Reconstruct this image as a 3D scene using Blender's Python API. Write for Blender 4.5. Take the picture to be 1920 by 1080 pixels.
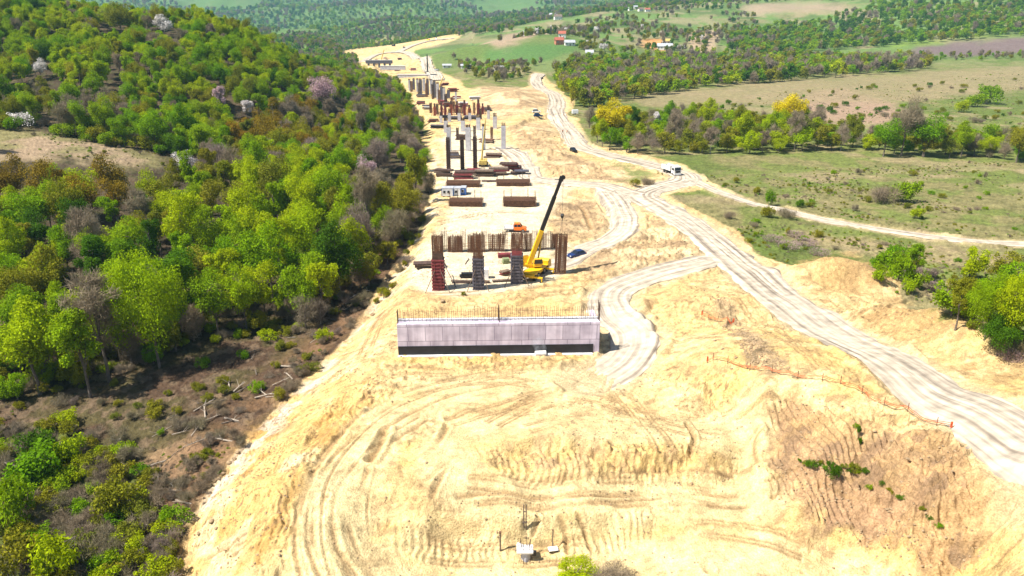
import bpy, bmesh, math, random
import numpy as np
from mathutils import Vector, Matrix
for o in list(bpy.data.objects):
    bpy.data.objects.remove(o, do_unlink=True)
S = bpy.context.scene
COL = S.collection
rnd = random.Random(11)
rng = np.random.default_rng(5)
R = math.radians

# ------------------------------------------------------------------ camera
CAMH, PITCH, FPX = 47.0, R(19.65), 1400.0          # metres, tilt, focal length in 1920-wide pixels
cam = bpy.data.cameras.new('camera'); cam.sensor_width = 36.0
cam.lens = FPX / 1920 * 36.0
cam.clip_start = 0.5; cam.clip_end = 20000
camo = bpy.data.objects.new('camera', cam); COL.objects.link(camo)
camo.location = (0, 0, CAMH); camo.rotation_euler = (R(90) - PITCH, 0, 0)
S.camera = camo

# ------------------------------------------------------------------ light
SUN_EL, SUN_AZ = R(55), math.atan2(-0.947, -0.321)   # azimuth measured from +Y towards +X
w = bpy.data.worlds.new('World'); S.world = w; w.use_nodes = True
nt = w.node_tree; nt.nodes.clear()
wo = nt.nodes.new('ShaderNodeOutputWorld'); bg = nt.nodes.new('ShaderNodeBackground')
sky = nt.nodes.new('ShaderNodeTexSky'); sky.sky_type = 'NISHITA'; sky.sun_disc = False
sky.sun_elevation = SUN_EL; sky.sun_rotation = SUN_AZ % (2 * math.pi)
bg.inputs['Strength'].default_value = 0.07
nt.links.new(sky.outputs[0], bg.inputs[0]); nt.links.new(bg.outputs[0], wo.inputs[0])
sl = bpy.data.lights.new('sun', 'SUN'); sl.energy = 5.0; sl.angle = R(0.5); sl.color = (1.0, 0.955, 0.87)
so = bpy.data.objects.new('sun', sl); COL.objects.link(so)
sd = Vector((math.sin(SUN_AZ) * math.cos(SUN_EL), math.cos(SUN_AZ) * math.cos(SUN_EL), math.sin(SUN_EL)))
so.rotation_euler = sd.to_track_quat('Z', 'Y').to_euler(); so.location = sd * 300
S.view_settings.view_transform = 'Standard'; S.view_settings.look = 'None'
S.view_settings.exposure = 1.10; S.view_settings.gamma = 1.0; S.view_settings.use_curve_mapping = False
S.cycles.max_bounces = 5; S.cycles.diffuse_bounces = 2; S.cycles.transparent_max_bounces = 6
S.cycles.volume_bounces = 0

# ------------------------------------------------------------------ pixel <-> world
CT, ST = math.cos(PITCH), math.sin(PITCH)
def yc(py): return FPX * CT - (py - 540) * ST
def zc(py): return -FPX * ST - (py - 540) * CT
def on_plane(px, py, z=0.0):
    t = (z - CAMH) / zc(py); return (px - 960) * t, yc(py) * t, z
def at_dist(px, py, Y):
    t = Y / yc(py); return (px - 960) * t, Y, CAMH + zc(py) * t
def zat(py, Y): return CAMH + zc(py) * Y / yc(py)
def xat(px, py, Y): return Y * (px - 960) / yc(py)
def ppm(p):  # pixels per metre at a world point
    return FPX / (p[1] * CT + (CAMH - p[2]) * ST)

# ------------------------------------------------------------------ noise
def _h(xi, yi, s):
    n = (xi.astype(np.int64) * 374761393 + yi.astype(np.int64) * 668265263 + s * 974634777) & 0xffffffff
    n = ((n ^ (n >> 13)) * 1274126177) & 0xffffffff
    n = ((n ^ (n >> 16)) * 2246822519) & 0xffffffff
    return ((n ^ (n >> 15)) & 0xffffff) / float(0xffffff)
def vn(x, y, s=0):
    x = np.asarray(x, float); y = np.asarray(y, float)
    xi = np.floor(x); yi = np.floor(y); fx = x - xi; fy = y - yi
    fx = fx * fx * fx * (fx * (fx * 6 - 15) + 10); fy = fy * fy * fy * (fy * (fy * 6 - 15) + 10)
    a = _h(xi, yi, s); b = _h(xi + 1, yi, s); c = _h(xi, yi + 1, s); d = _h(xi + 1, yi + 1, s)
    return (a + (b - a) * fx) * (1 - fy) + (c + (d - c) * fx) * fy
def fbm(x, y, s=0, o=4):
    v = 0; a = 0.5; t = 0
    for k in range(o):
        v = v + a * vn(x * 2 ** k + 17.3 * k, y * 2 ** k - 9.1 * k, s + k); t += a; a *= 0.5
    return v / t
def sstep(a, b, x):
    t = np.clip((x - a) / (b - a), 0, 1); return t * t * (3 - 2 * t)

# ------------------------------------------------------------------ relief: control points
class TPS:
    """smooth surface through control points, interpolated as z/Y over (X/Y, ln Y)"""
    def __init__(s, pts):
        P = np.array(pts, float); s.c = np.stack([P[:, 0] / P[:, 1], np.log(P[:, 1])], 1)
        q = P[:, 2] / P[:, 1]; n = len(P)
        K = s.k(((s.c[:, None] - s.c[None]) ** 2).sum(-1)) + np.eye(n) * 2e-4
        A = np.zeros((n + 3, n + 3)); A[:n, :n] = K; A[:n, n] = 1; A[:n, n + 1:] = s.c
        A[n:, :n] = A[:n, n:].T
        s.w = np.linalg.solve(A, np.concatenate([q, np.zeros(3)]))
    @staticmethod
    def k(r2): return 0.5 * r2 * np.log(r2 + 1e-12)
    def __call__(s, u, w, Y):
        u = np.asarray(u, float); out = np.zeros(u.shape); n = len(s.c)
        for i in range(n):
            out += s.w[i] * s.k((u - s.c[i, 0]) ** 2 + (w - s.c[i, 1]) ** 2)
        return (out + s.w[n] + s.w[n + 1] * u + s.w[n + 2] * w) * Y
def PZ(l): return [on_plane(*q) for q in l]                       # (px, py, z)
def PD(l): return [at_dist(*q) for q in l]                        # (px, py, distance)
def CZ(px, l): return [((px - 960) / (FPX * CT) * Y, Y, z) for Y, z in l]   # column px: (distance, height)

FAR = PD([(700, 52, 2100), (700, 20, 3000), (700, -20, 4200), (600, 60, 2200), (560, 20, 3200), (500, -20, 4500),
    (960, 130, 690), (960, 103, 820), (960, 72, 960), (960, 48, 1500), (960, 22, 2500), (960, -12, 3600),
    (860, 90, 900), (860, 62, 1500), (860, 30, 2500), (860, -10, 3800),
    (1050, 82, 850), (1050, 50, 1350), (1050, 28, 2300), (1050, -6, 3200),
    (1150, 118, 780), (1150, 62, 1080), (1150, 22, 1500), (1150, -2, 2600), (1150, -25, 3800),
    (1230, 90, 960), (1300, 148, 640), (1300, 60, 1180), (1300, 10, 1650), (1300, -15, 2500),
    (1500, 165, 545), (1500, 110, 850), (1500, 60, 1200), (1500, 15, 1500), (1500, -20, 2100),
    (1750, 175, 520), (1750, 110, 830), (1750, 60, 1100), (1750, 0, 1400), (1750, -50, 1900),
    (1920, 155, 570), (1920, 90, 900), (1920, 50, 1080), (1920, 0, 1330), (1920, -50, 1700), (2200, 60, 1000), (2200, -40, 1600),
    (2200, 160, 550)])
FAR += [(-6000, 6500, 420), (-2500, 6500, 400), (0, 6500, 400), (2500, 6500, 380), (6000, 6500, 380),
        (-9000, 10000, 700), (0, 10000, 700), (9000, 10000, 700), (-2500, 2800, 160), (-3800, 4500, 300)]
WORKS = PZ([(760, 690, 0), (930, 690, 0), (1120, 680, 0), (760, 600, 0), (950, 580, 0), (1120, 600, .1), (850, 520, 0), (960, 500, 0), (1060, 500, 0),
    (840, 440, 0), (950, 410, 0), (1040, 420, -.2), (850, 370, 0), (980, 370, 0), (860, 320, 0), (960, 310, 0), (850, 260, 0), (950, 260, 0),
    (830, 220, 0), (900, 210, 0), (820, 170, 0), (860, 180, .5), (770, 140, 0), (720, 120, 0), (760, 105, 0), (700, 95, 0), (760, 85, 0), (800, 82, 0),
    (1000, 290, 1.2), (1000, 240, 1.5), (960, 190, 5), (990, 178, 5), (910, 175, 3.5), (1040, 240, .6), (1070, 280, .6), (1130, 288, .6), (1200, 305, .8),
    (1040, 200, 1), (1010, 150, .5), (1020, 165, .8), (860, 120, 3.5), (860, 105, 7), (940, 150, 3),
    (1260, 335, 1), (1200, 370, 1), (1300, 420, 1.2), (1060, 345, .2), (1130, 350, .6), (1090, 390, -1.2), (1110, 425, -.9), (1170, 420, .3), (1100, 465, 0),
    (1250, 480, 1.2), (1180, 500, .9), (1330, 490, 1.5), (1480, 570, 2.2), (1600, 650, 3.6), (1750, 740, 5.2), (1920, 830, 6.8), (2150, 940, 8), (2400, 1100, 9),
    (1230, 540, .6), (1160, 600, .3), (1190, 650, .1), (1150, 700, 0), (1270, 570, 2.6), (1330, 560, 2.8), (1300, 640, 3.2), (1370, 620, 2.6), (1230, 660, 1.3),
    (1340, 678, 3.9), (1450, 705, 4.6), (1600, 750, 5.2), (1780, 800, 6), (1920, 885, 7), (1500, 620, 2.6), (1420, 560, 2),
    (1220, 750, -.3), (1300, 735, 1.2), (1330, 775, -.4), (1400, 740, 2.2), (1425, 820, .3), (1400, 880, -2), (1420, 940, -2.4), (1540, 985, -2.2), (1650, 1010, -2.2), (1800, 1080, -1.5),
    (1480, 850, .9), (1560, 880, 1.2), (1600, 900, .4), (1650, 930, .8), (1750, 950, 2.2), (1800, 900, 4.3), (1920, 990, 4.8), (2050, 1060, 6),
    (700, 780, -.2), (860, 780, 0), (1000, 780, 0), (1130, 780, -.1), (640, 850, -.5), (760, 850, -.2), (900, 840, 0), (1050, 840, .2), (1250, 830, -.2), (1350, 840, -.2),
    (640, 950, -1), (760, 910, -.9), (900, 900, -.8), (1000, 915, -1.9), (1150, 918, -1.9), (1300, 905, -2), (800, 955, -1.6), (950, 955, -2.1), (1100, 955, -2.2), (1300, 955, -2.4),
    (700, 1010, -3), (860, 1020, -4.2), (1000, 1020, -4.3), (1150, 1020, -4.2), (1350, 1000, -3.2), (900, 1060, -4.7), (1100, 1070, -4.9), (600, 1050, -2.6), (1400, 1075, -3.6), (1250, 1070, -4.6),
    (1000, 1200, -5.6), (500, 1200, -5), (1500, 1250, -4), (2200, 1250, 3), (1000, 1600, -7), (1800, 1600, -4), (300, 1600, -8)])
FIELD = PZ([(1300, 300, .3), (1330, 350, .6), (1450, 390, .4), (1500, 250, 0), (1500, 350, 0), (1700, 300, -.6), (1900, 300, -.6), (1900, 420, -.2), (1700, 420, -.2), (1500, 430, 0), (1400, 440, .6),
    (1900, 220, 0), (1600, 210, 0), (1400, 200, 0), (1200, 230, 0), (1150, 270, 0), (1120, 200, .5), (1150, 170, .5), (1100, 150, 1), (1550, 480, .4), (1700, 560, .4), (1750, 530, .2), (1900, 590, .2), (1850, 520, 0),
    (2200, 420, 0), (2200, 620, 1.5), (2200, 300, 0), (2300, 200, 0)])
LEFT = PZ([(0, 1080, -10), (150, 1000, -10), (330, 1010, -9), (100, 850, -10), (300, 850, -8.6), (390, 930, -8.4), (400, 870, -7.6), (0, 760, -10), (200, 760, -9), (440, 790, -7), (560, 700, -6.8),
    (620, 650, -6.4), (560, 600, -7.4), (300, 660, -8.3), (100, 650, -8.6), (680, 560, -4.8), (620, 560, -6), (740, 480, -3), (800, 380, -1.4), (815, 330, -.5), (300, 1250, -10.5), (-300, 1200, -11), (0, 1600, -12), (400, 1600, -11)])
LEFT += CZ(-300, [(110, -9), (150, 0), (200, 12), (260, 20), (330, 34), (420, 52), (520, 72), (700, 60)])
LEFT += CZ(-50, [(120, -8), (150, -3.5), (180, 2.5), (205, 9), (230, 12.5), (260, 14.5), (300, 20), (350, 31), (420, 47), (520, 63), (700, 50), (1000, 30)])
LEFT += CZ(150, [(125, -7.5), (160, -3), (190, 3), (215, 8.5), (240, 11.3), (270, 13), (310, 19), (360, 31), (420, 44), (500, 55), (650, 45), (1000, 25)])
LEFT += CZ(320, [(130, -7), (160, -4.5), (200, 1), (230, 5), (255, 7), (290, 11), (340, 23), (390, 35), (440, 42), (500, 44), (600, 32), (900, 15)])
LEFT += CZ(490, [(140, -6), (180, -3), (240, 0), (290, 5), (340, 15), (390, 29), (430, 37), (470, 36), (560, 24), (800, 8)])
LEFT += CZ(580, [(160, -4.5), (220, -1.5), (290, 1), (350, 8), (400, 17), (440, 21), (480, 19), (580, 9), (800, 2)])
LEFT += CZ(660, [(180, -2.5), (250, -1), (350, 0), (430, 3), (500, 5), (600, 2), (800, 0), (1200, 4), (1600, 12)])
LEFT += CZ(740, [(260, -.4), (350, 0), (500, 0), (700, 0), (1000, 0), (1500, 8)])
tpsA = TPS(WORKS + FIELD + FAR)
tpsB = TPS(LEFT + FAR + PZ([(760, 105, 0), (800, 85, 0)]))

def _line(l):
    P = np.array(PZ(l)); o = np.argsort(P[:, 1]); P = P[o]
    return np.log(P[:, 1]), P[:, 0] / P[:, 1]
TOE = _line([(250, 1500, -10), (330, 1060, -9), (375, 955, -8.5), (450, 850, -7), (560, 735, -6.4), (640, 655, -6), (690, 590, -4.6), (745, 505, -3), (790, 420, -1.6), (812, 345, -.6), (802, 290, -.2), (792, 235, 0), (765, 185, 0), (735, 150, 0), (700, 128, 0), (640, 98, 0), (600, 80, 0)])
CREST = _line([(420, 1500, -6), (470, 1075, -2.6), (520, 960, -1.4), (590, 850, -.6), (675, 745, -.2), (730, 665, 0), (752, 600, 0), (785, 510, 0), (815, 425, 0), (832, 350, 0), (822, 290, 0), (810, 235, 0), (782, 185, 0), (752, 150, 0), (718, 128, 0), (660, 98, 0), (620, 80, 0)])

BUMPS = []   # (X, Y, rx, ry, angle, height)
def bump(px, py, z, rx, ry, ang, h):
    X, Y, _ = on_plane(px, py, z); BUMPS.append((X, Y, rx, ry, R(ang), h))
bump(1580, 528, 1, 12, 4.5, -18, 4.6)
bump(1530, 532, 1, 6, 3.5, -10, 1.2)
bump(1760, 640, 1.4, 13, 5.5, -38, 4.4)
bump(1860, 690, 2.2, 12, 5.5, -38, 5.0)
bump(1650, 600, 2, 5, 2.5, -30, 1.0)
bump(1000, 255, 0, 12, 18, 5, 2.2)
bump(1020, 300, 0, 9, 9, 20, 1.8)
bump(950, 182, 4, 16, 26, 0, 2.5)
bump(905, 165, 2, 14, 30, 0, 2.0)
bump(1040, 385, 0, 6, 7, 30, 1.6)
bump(1150, 480, .5, 9, 4, 10, 1.2)
bump(1275, 545, 1.5, 4, 2.5, 20, .9)
bump(960, 560, 0, 9, 2.4, 2, .8)
bump(820, 565, 0, 6, 2.4, -5, .9)
bump(1080, 868, 0, 8, 1.6, 3, .7)
bump(1330, 870, -.5, 3, 1.2, 0, .9)
bump(1432, 765, 1.5, 1.5, 4, -8, 1.5)
bump(1428, 825, .5, 1.5, 4, -5, 1.6)
bump(1422, 890, -1.4, 1.6, 4, 5, 1.3)
bump(1500, 960, -1.5, 3.0, 1.4, 20, .9)
bump(1040, 320, 0, 10, 6, 0, 1.2)

SCARPS = []  # (polyline world, drop, reach)  sharp small faces: ground is higher on the left hand of the line direction
def scarp(pix, drop, reach=5.0):
    SCARPS.append((np.array([on_plane(x, y, z)[:2] for x, y, z in pix]), drop, reach))
scarp([(915, 858, 0), (960, 842, 0), (1050, 836, 0), (1130, 850, 0), (1210, 864, 0), (1300, 858, -.3), (1395, 862, -.5)], 1.7, 6)
scarp([(735, 985, -1), (800, 968, -1.4), (900, 968, -2), (1010, 972, -2), (1120, 968, -2), (1235, 968, -2.2)], 1.8, 5)
scarp([(825, 782, 0), (860, 777, 0), (900, 776, 0)], .8, 3)
scarp([(1235, 560, 1), (1212, 585, .8), (1222, 620, .8), (1262, 655, 1)], -1.6, 4)
scarp([(1290, 868, -.5), (1330, 862, -.6), (1372, 868, -.8)], 1.0, 2.5)
scarp([(1050, 366, 0), (1085, 358, 0), (1112, 362, 0), (1145, 392, 0), (1160, 425, 0), (1120, 450, 0)], 1.5, 6)
scarp([(1185, 455, .5), (1255, 440, 1), (1300, 455, 1)], 1.0, 5)
scarp([(965, 250, 0), (985, 232, 0), (1030, 222, 0), (1055, 240, 0)], 1.8, 10)
scarp([(985, 300, 0), (1010, 296, 0), (1060, 305, 0)], 1.6, 8)
scarp([(900, 205, 0), (930, 200, 1), (985, 205, 1)], 2.0, 14)
scarp([(1480, 520, 1), (1540, 545, 1), (1640, 552, 1)], -.9, 4)
scarp([(1345, 690, 4), (1430, 712, 4.4), (1540, 745, 5)], 1.0, 4)
scarp([(1440, 955, -2.2), (1520, 1000, -2.2), (1600, 1010, -2.2)], 1.2, 4)
scarp([(640, 720, 0), (590, 800, -.5), (560, 860, -.8)], -.8, 3)
scarp([(950, 575, 0), (1000, 566, 0), (1090, 575, 0)], .7, 4)

def base_h(X, Y):
    X = np.asarray(X, float); Y = np.asarray(Y, float)
    u = X / Y; w_ = np.log(Y)
    shp = X.shape; X = np.atleast_1d(X); Y = np.atleast_1d(Y); u = np.atleast_1d(u); w_ = np.atleast_1d(w_)
    a = tpsA(u, w_, Y); b = tpsB(u, w_, Y)
    ut = np.interp(w_, *TOE); uc = np.interp(w_, *CREST)
    wob = (fbm(X * .12, Y * .12, 3, 2) - .5) * 3.0 / Y
    t = np.clip((u + wob - ut) / np.maximum(uc - ut, 1e-4), 0, 1)
    t = np.where(t < .5, .5 * (2 * t) ** 1.12, 1 - .5 * (2 - 2 * t) ** 1.25)
    z = b + (a - b) * t
    far = sstep(800, 1500, Y); z = z * (1 - far) + far * np.where(u < np.interp(w_, *TOE), b, a)
    z = np.array(z, float)
    m = (u < np.interp(w_, *TOE) - .03) & (Y > 235)
    if m.any(): z[m] += (fbm(X[m] * .014, Y[m] * .014, 201, 3) - .5) * 13 * sstep(235, 330, Y[m])
    m = (Y > 650) & (u > -.05)
    if m.any(): z[m] += (fbm(X[m] * .008, Y[m] * .006, 207, 3) - .5) * 16 * sstep(650, 950, Y[m])
    m = Y > 1500
    if m.any(): z[m] += (fbm(X[m] * .0022, Y[m] * .0016, 205, 4) - .5) * 150 * sstep(1500, 2600, Y[m])
    for (bx, by, rx, ry, an, h) in BUMPS:
        dx = X - bx; dy = Y - by; c, s = math.cos(an), math.sin(an)
        r2 = ((dx * c + dy * s) / rx) ** 2 + ((-dx * s + dy * c) / ry) ** 2
        z = z + h * np.exp(-r2 * 1.6)
    for L, dp, rc in SCARPS:
        m = (X > L[:, 0].min() - 3 * rc) & (X < L[:, 0].max() + 3 * rc) & (Y > L[:, 1].min() - 3 * rc) & (Y < L[:, 1].max() + 3 * rc)
        if not np.any(m): continue
        x, y = X[m], Y[m]; x = x + (vn(x * .45, y * .45, 12) - .5) * 1.6; y = y + (vn(x * .5, y * .5, 13) - .5) * 1.6
        best = np.full(x.shape, 1e9); sd_ = np.zeros(x.shape); pr = np.zeros(x.shape); n = len(L) - 1
        for k in range(n):
            vx, vy = L[k + 1] - L[k]; l2 = vx * vx + vy * vy
            t = np.clip(((x - L[k, 0]) * vx + (y - L[k, 1]) * vy) / l2, 0, 1); ex = x - L[k, 0] - t * vx; ey = y - L[k, 1] - t * vy
            d = np.hypot(ex, ey); s_ = np.sign(vx * ey - vy * ex); q = d < best
            best = np.where(q, d, best); sd_ = np.where(q, s_ * d, sd_); pr = np.where(q, (k + t) / n, pr)
        f = np.clip(sd_ / (.35 + .25 * abs(dp)), -1, 1) * np.exp(-np.abs(sd_) / rc) * np.sqrt(np.clip(np.sin(math.pi * pr), 0, 1)) * (best < 3 * rc)
        z[m] = z[m] + dp * .5 * f
    return z

_YS = np.exp(np.linspace(math.log(40), math.log(6500), 420))
def hits(pix):
    """where the rays through photo pixels meet the relief"""
    out = []
    for px, py in pix:
        X = _YS * (px - 960) / yc(py); zr = CAMH + zc(py) * _YS / yc(py)
        g = base_h(X, _YS); below = np.nonzero(g >= zr)[0]
        i = below[0] if len(below) else len(_YS) - 1
        if i == 0: Y = _YS[0]
        else:
            d0 = zr[i - 1] - g[i - 1]; d1 = zr[i] - g[i]
            f = d0 / (d0 - d1) if d0 != d1 else 0; Y = _YS[i - 1] + (_YS[i] - _YS[i - 1]) * f
        out.append((Y * (px - 960) / yc(py), Y))
    return np.array(out)
def at(px, py):
    (X, Y), = hits([(px, py)]); return Vector((X, Y, float(ground_z(X, Y))))
# ------------------------------------------------------------------ materials
MATS = {}
def nodes(name):
    m = bpy.data.materials.new(name); m.use_nodes = True
    t = m.node_tree; p = t.nodes['Principled BSDF']; return m, t, p
def noise_mix(t, vec, c0, c1, scale, lo=.35, hi=.65, detail=4):
    n = t.nodes.new('ShaderNodeTexNoise'); n.inputs['Scale'].default_value = scale; n.inputs['Detail'].default_value = detail
    t.links.new(vec, n.inputs['Vector'])
    r = t.nodes.new('ShaderNodeValToRGB'); r.color_ramp.elements[0].position = lo; r.color_ramp.elements[1].position = hi
    r.color_ramp.elements[0].color = (*c0, 1); r.color_ramp.elements[1].color = (*c1, 1)
    t.links.new(n.outputs['Fac'], r.inputs[0]); return r, n
def add_bump(t, p, fac, strength, dist=.05):
    b = t.nodes.new('ShaderNodeBump'); b.inputs['Strength'].default_value = strength; b.inputs['Distance'].default_value = dist
    t.links.new(fac, b.inputs['Height']); t.links.new(b.outputs[0], p.inputs['Normal'])
def mat(name, c, rough=.7, metal=0.0, vary=.25, scale=1.5, bump_=.0, c2=None):
    """weathered surface: two tones mixed by noise, a little bump"""
    if name in MATS: return MATS[name]
    m, t, p = nodes(name)
    g = t.nodes.new('ShaderNodeTexCoord')
    c2 = c2 or tuple(x * (1 - vary) for x in c)
    r, n = noise_mix(t, g.outputs['Object'], c, c2, scale)
    t.links.new(r.outputs[0], p.inputs['Base Color'])
    p.inputs['Roughness'].default_value = rough; p.inputs['Metallic'].default_value = metal
    if bump_: add_bump(t, p, n.outputs['Fac'], bump_)
    MATS[name] = m; return m
def leaf_mat(name, tones, trans=.25):
    m, t, p = nodes(name)
    oi = t.nodes.new('ShaderNodeObjectInfo')
    r = t.nodes.new('ShaderNodeValToRGB'); e = r.color_ramp.elements
    e[0].color = (*tones[0], 1); e[1].color = (*tones[-1], 1)
    for k, c in enumerate(tones[1:-1]):
        q = e.new((k + 1) / (len(tones) - 1)); q.color = (*c, 1)
    t.links.new(oi.outputs['Random'], r.inputs[0])
    g = t.nodes.new('ShaderNodeTexCoord')
    n = t.nodes.new('ShaderNodeTexNoise'); n.inputs['Scale'].default_value = .55; n.inputs['Detail'].default_value = 3
    t.links.new(g.outputs['Object'], n.inputs['Vector'])
    mr = t.nodes.new('ShaderNodeMapRange'); mr.inputs[1].default_value = .3; mr.inputs[2].default_value = .7; mr.inputs[3].default_value = .62; mr.inputs[4].default_value = 1.3
    t.links.new(n.outputs['Fac'], mr.inputs[0])
    mx = t.nodes.new('ShaderNodeMix'); mx.data_type = 'RGBA'; mx.blend_type = 'MULTIPLY'; mx.inputs[0].default_value = 1
    t.links.new(r.outputs[0], mx.inputs[6]); t.links.new(mr.outputs[0], mx.inputs[7])
    p.inputs['Roughness'].default_value = .75
    p.inputs['Specular IOR Level'].default_value = .04
    t.links.new(mx.outputs[2], p.inputs['Base Color'])
    tr = t.nodes.new('ShaderNodeBsdfTranslucent'); t.links.new(mx.outputs[2], tr.inputs[0])
    ms = t.nodes.new('ShaderNodeMixShader'); ms.inputs[0].default_value = trans
    t.links.new(p.outputs[0], ms.inputs[1]); t.links.new(tr.outputs[0], ms.inputs[2])
    t.links.new(ms.outputs[0], t.nodes['Material Output'].inputs['Surface'])
    MATS[name] = m; return m

def ground_mat():
    m, t, p = nodes('ground_soil')
    a = t.nodes.new('ShaderNodeAttribute'); a.attribute_name = 'soil'
    g = t.nodes.new('ShaderNodeNewGeometry')
    mul = None; cur = a.outputs['Color']
    for sc, lo, hi, d in ((.30, .74, 1.18, 5), (1.3, .70, 1.16, 5), (5.0, .72, 1.2, 3)):
        n = t.nodes.new('ShaderNodeTexNoise'); n.inputs['Scale'].default_value = sc; n.inputs['Detail'].default_value = d; n.inputs['Roughness'].default_value = .65
        t.links.new(g.outputs['Position'], n.inputs['Vector'])
        mr = t.nodes.new('ShaderNodeMapRange'); mr.inputs[1].default_value = .32; mr.inputs[2].default_value = .66; mr.inputs[3].default_value = lo; mr.inputs[4].default_value = hi
        t.links.new(n.outputs['Fac'], mr.inputs[0])
        mx = t.nodes.new('ShaderNodeMix'); mx.data_type = 'RGBA'; mx.blend_type = 'MULTIPLY'; mx.inputs[0].default_value = 1
        t.links.new(cur, mx.inputs[6]); t.links.new(mr.outputs[0], mx.inputs[7]); cur = mx.outputs[2]
    t.links.new(cur, p.inputs['Base Color'])
    p.inputs['Roughness'].default_value = .95; p.inputs['Specular IOR Level'].default_value = .1
    add_bump(t, p, n.outputs['Fac'], .9, .22)
    return m
def road_mat():
    m, t, p = nodes('road_dust')
    uv = t.nodes.new('ShaderNodeUVMap'); uv.uv_map = 'UVMap'
    mp = t.nodes.new('ShaderNodeMapping'); mp.inputs['Scale'].default_value = (.85, .012, 1)
    gw = t.nodes.new('ShaderNodeNewGeometry'); nw = t.nodes.new('ShaderNodeTexNoise'); nw.inputs['Scale'].default_value = .07; nw.inputs['Detail'].default_value = 3
    t.links.new(gw.outputs['Position'], nw.inputs['Vector'])
    sc_ = t.nodes.new('ShaderNodeVectorMath'); sc_.operation = 'MULTIPLY'; sc_.inputs[1].default_value = (1.3, 0, 0); t.links.new(nw.outputs['Color'], sc_.inputs[0])
    ad = t.nodes.new('ShaderNodeVectorMath'); ad.operation = 'ADD'; t.links.new(uv.outputs[0], ad.inputs[0]); t.links.new(sc_.outputs[0], ad.inputs[1])
    t.links.new(ad.outputs[0], mp.inputs[0])
    r, n = noise_mix(t, mp.outputs[0], (.17, .135, .105), (.52, .445, .345), 1.3, .36, .58, 8)
    g = t.nodes.new('ShaderNodeNewGeometry')
    n2 = t.nodes.new('ShaderNodeTexNoise'); n2.inputs['Scale'].default_value = .6; n2.inputs['Detail'].default_value = 6
    t.links.new(g.outputs['Position'], n2.inputs['Vector'])
    mr = t.nodes.new('ShaderNodeMapRange'); mr.inputs[1].default_value = .3; mr.inputs[2].default_value = .7; mr.inputs[3].default_value = .66; mr.inputs[4].default_value = 1.18
    t.links.new(n2.outputs['Fac'], mr.inputs[0])
    mx = t.nodes.new('ShaderNodeMix'); mx.data_type = 'RGBA'; mx.blend_type = 'MULTIPLY'; mx.inputs[0].default_value = 1
    fd = t.nodes.new('ShaderNodeTexNoise'); fd.inputs['Scale'].default_value = .13; fd.inputs['Detail'].default_value = 3; t.links.new(g.outputs['Position'], fd.inputs['Vector'])
    fm = t.nodes.new('ShaderNodeMapRange'); fm.inputs[1].default_value = .42; fm.inputs[2].default_value = .62; fm.inputs[4].default_value = .45; t.links.new(fd.outputs['Fac'], fm.inputs[0])
    m0 = t.nodes.new('ShaderNodeMix'); m0.data_type = 'RGBA'; m0.inputs[7].default_value = (.46, .385, .29, 1); t.links.new(fm.outputs[0], m0.inputs[0]); t.links.new(r.outputs[0], m0.inputs[6])
    t.links.new(m0.outputs[2], mx.inputs[6]); t.links.new(mr.outputs[0], mx.inputs[7])
    t.links.new(mx.outputs[2], p.inputs['Base Color']); p.inputs['Roughness'].default_value = .95
    p.inputs['Specular IOR Level'].default_value = .1
    add_bump(t, p, n.outputs['Fac'], .5, .1)
    return m
def concrete_panels():
    """cast concrete with the print of shuttering panels"""
    m, t, p = nodes('shuttered_concrete')
    g = t.nodes.new('ShaderNodeTexCoord')
    mp = t.nodes.new('ShaderNodeMapping'); mp.inputs['Rotation'].default_value = (R(90), 0, 0)
    t.links.new(g.outputs['Object'], mp.inputs[0])
    b = t.nodes.new('ShaderNodeTexBrick'); b.inputs['Scale'].default_value = 1.0
    b.inputs['Brick Width'].default_value = 3.4; b.inputs['Row Height'].default_value = 2.3
    b.inputs['Mortar Size'].default_value = .05; b.inputs['Mortar Smooth'].default_value = .4; b.offset = .27; b.squash = .75; b.squash_frequency = 2
    b.inputs['Color1'].default_value = (.66, .60, .68, 1); b.inputs['Color2'].default_value = (.55, .50, .58, 1); b.inputs['Mortar'].default_value = (.27, .24, .30, 1)
    t.links.new(mp.outputs[0], b.inputs[0])
    r, n = noise_mix(t, g.outputs['Object'], (.72, .70, .74), (1.1, 1.08, 1.1), .5, .35, .7, 6)
    ms = t.nodes.new('ShaderNodeMapping'); ms.inputs['Scale'].default_value = (1.6, 1.6, .12); t.links.new(g.outputs['Object'], ms.inputs[0])
    r2, n2 = noise_mix(t, ms.outputs[0], (.84, .82, .84), (1.05, 1.05, 1.05), 1.0, .35, .6, 3)
    cur = b.outputs['Color']
    for q in (r, r2):
        mx = t.nodes.new('ShaderNodeMix'); mx.data_type = 'RGBA'; mx.blend_type = 'MULTIPLY'; mx.inputs[0].default_value = 1
        t.links.new(cur, mx.inputs[6]); t.links.new(q.outputs[0], mx.inputs[7]); cur = mx.outputs[2]
    t.links.new(cur, p.inputs['Base Color']); p.inputs['Roughness'].default_value = .85
    return m

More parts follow.
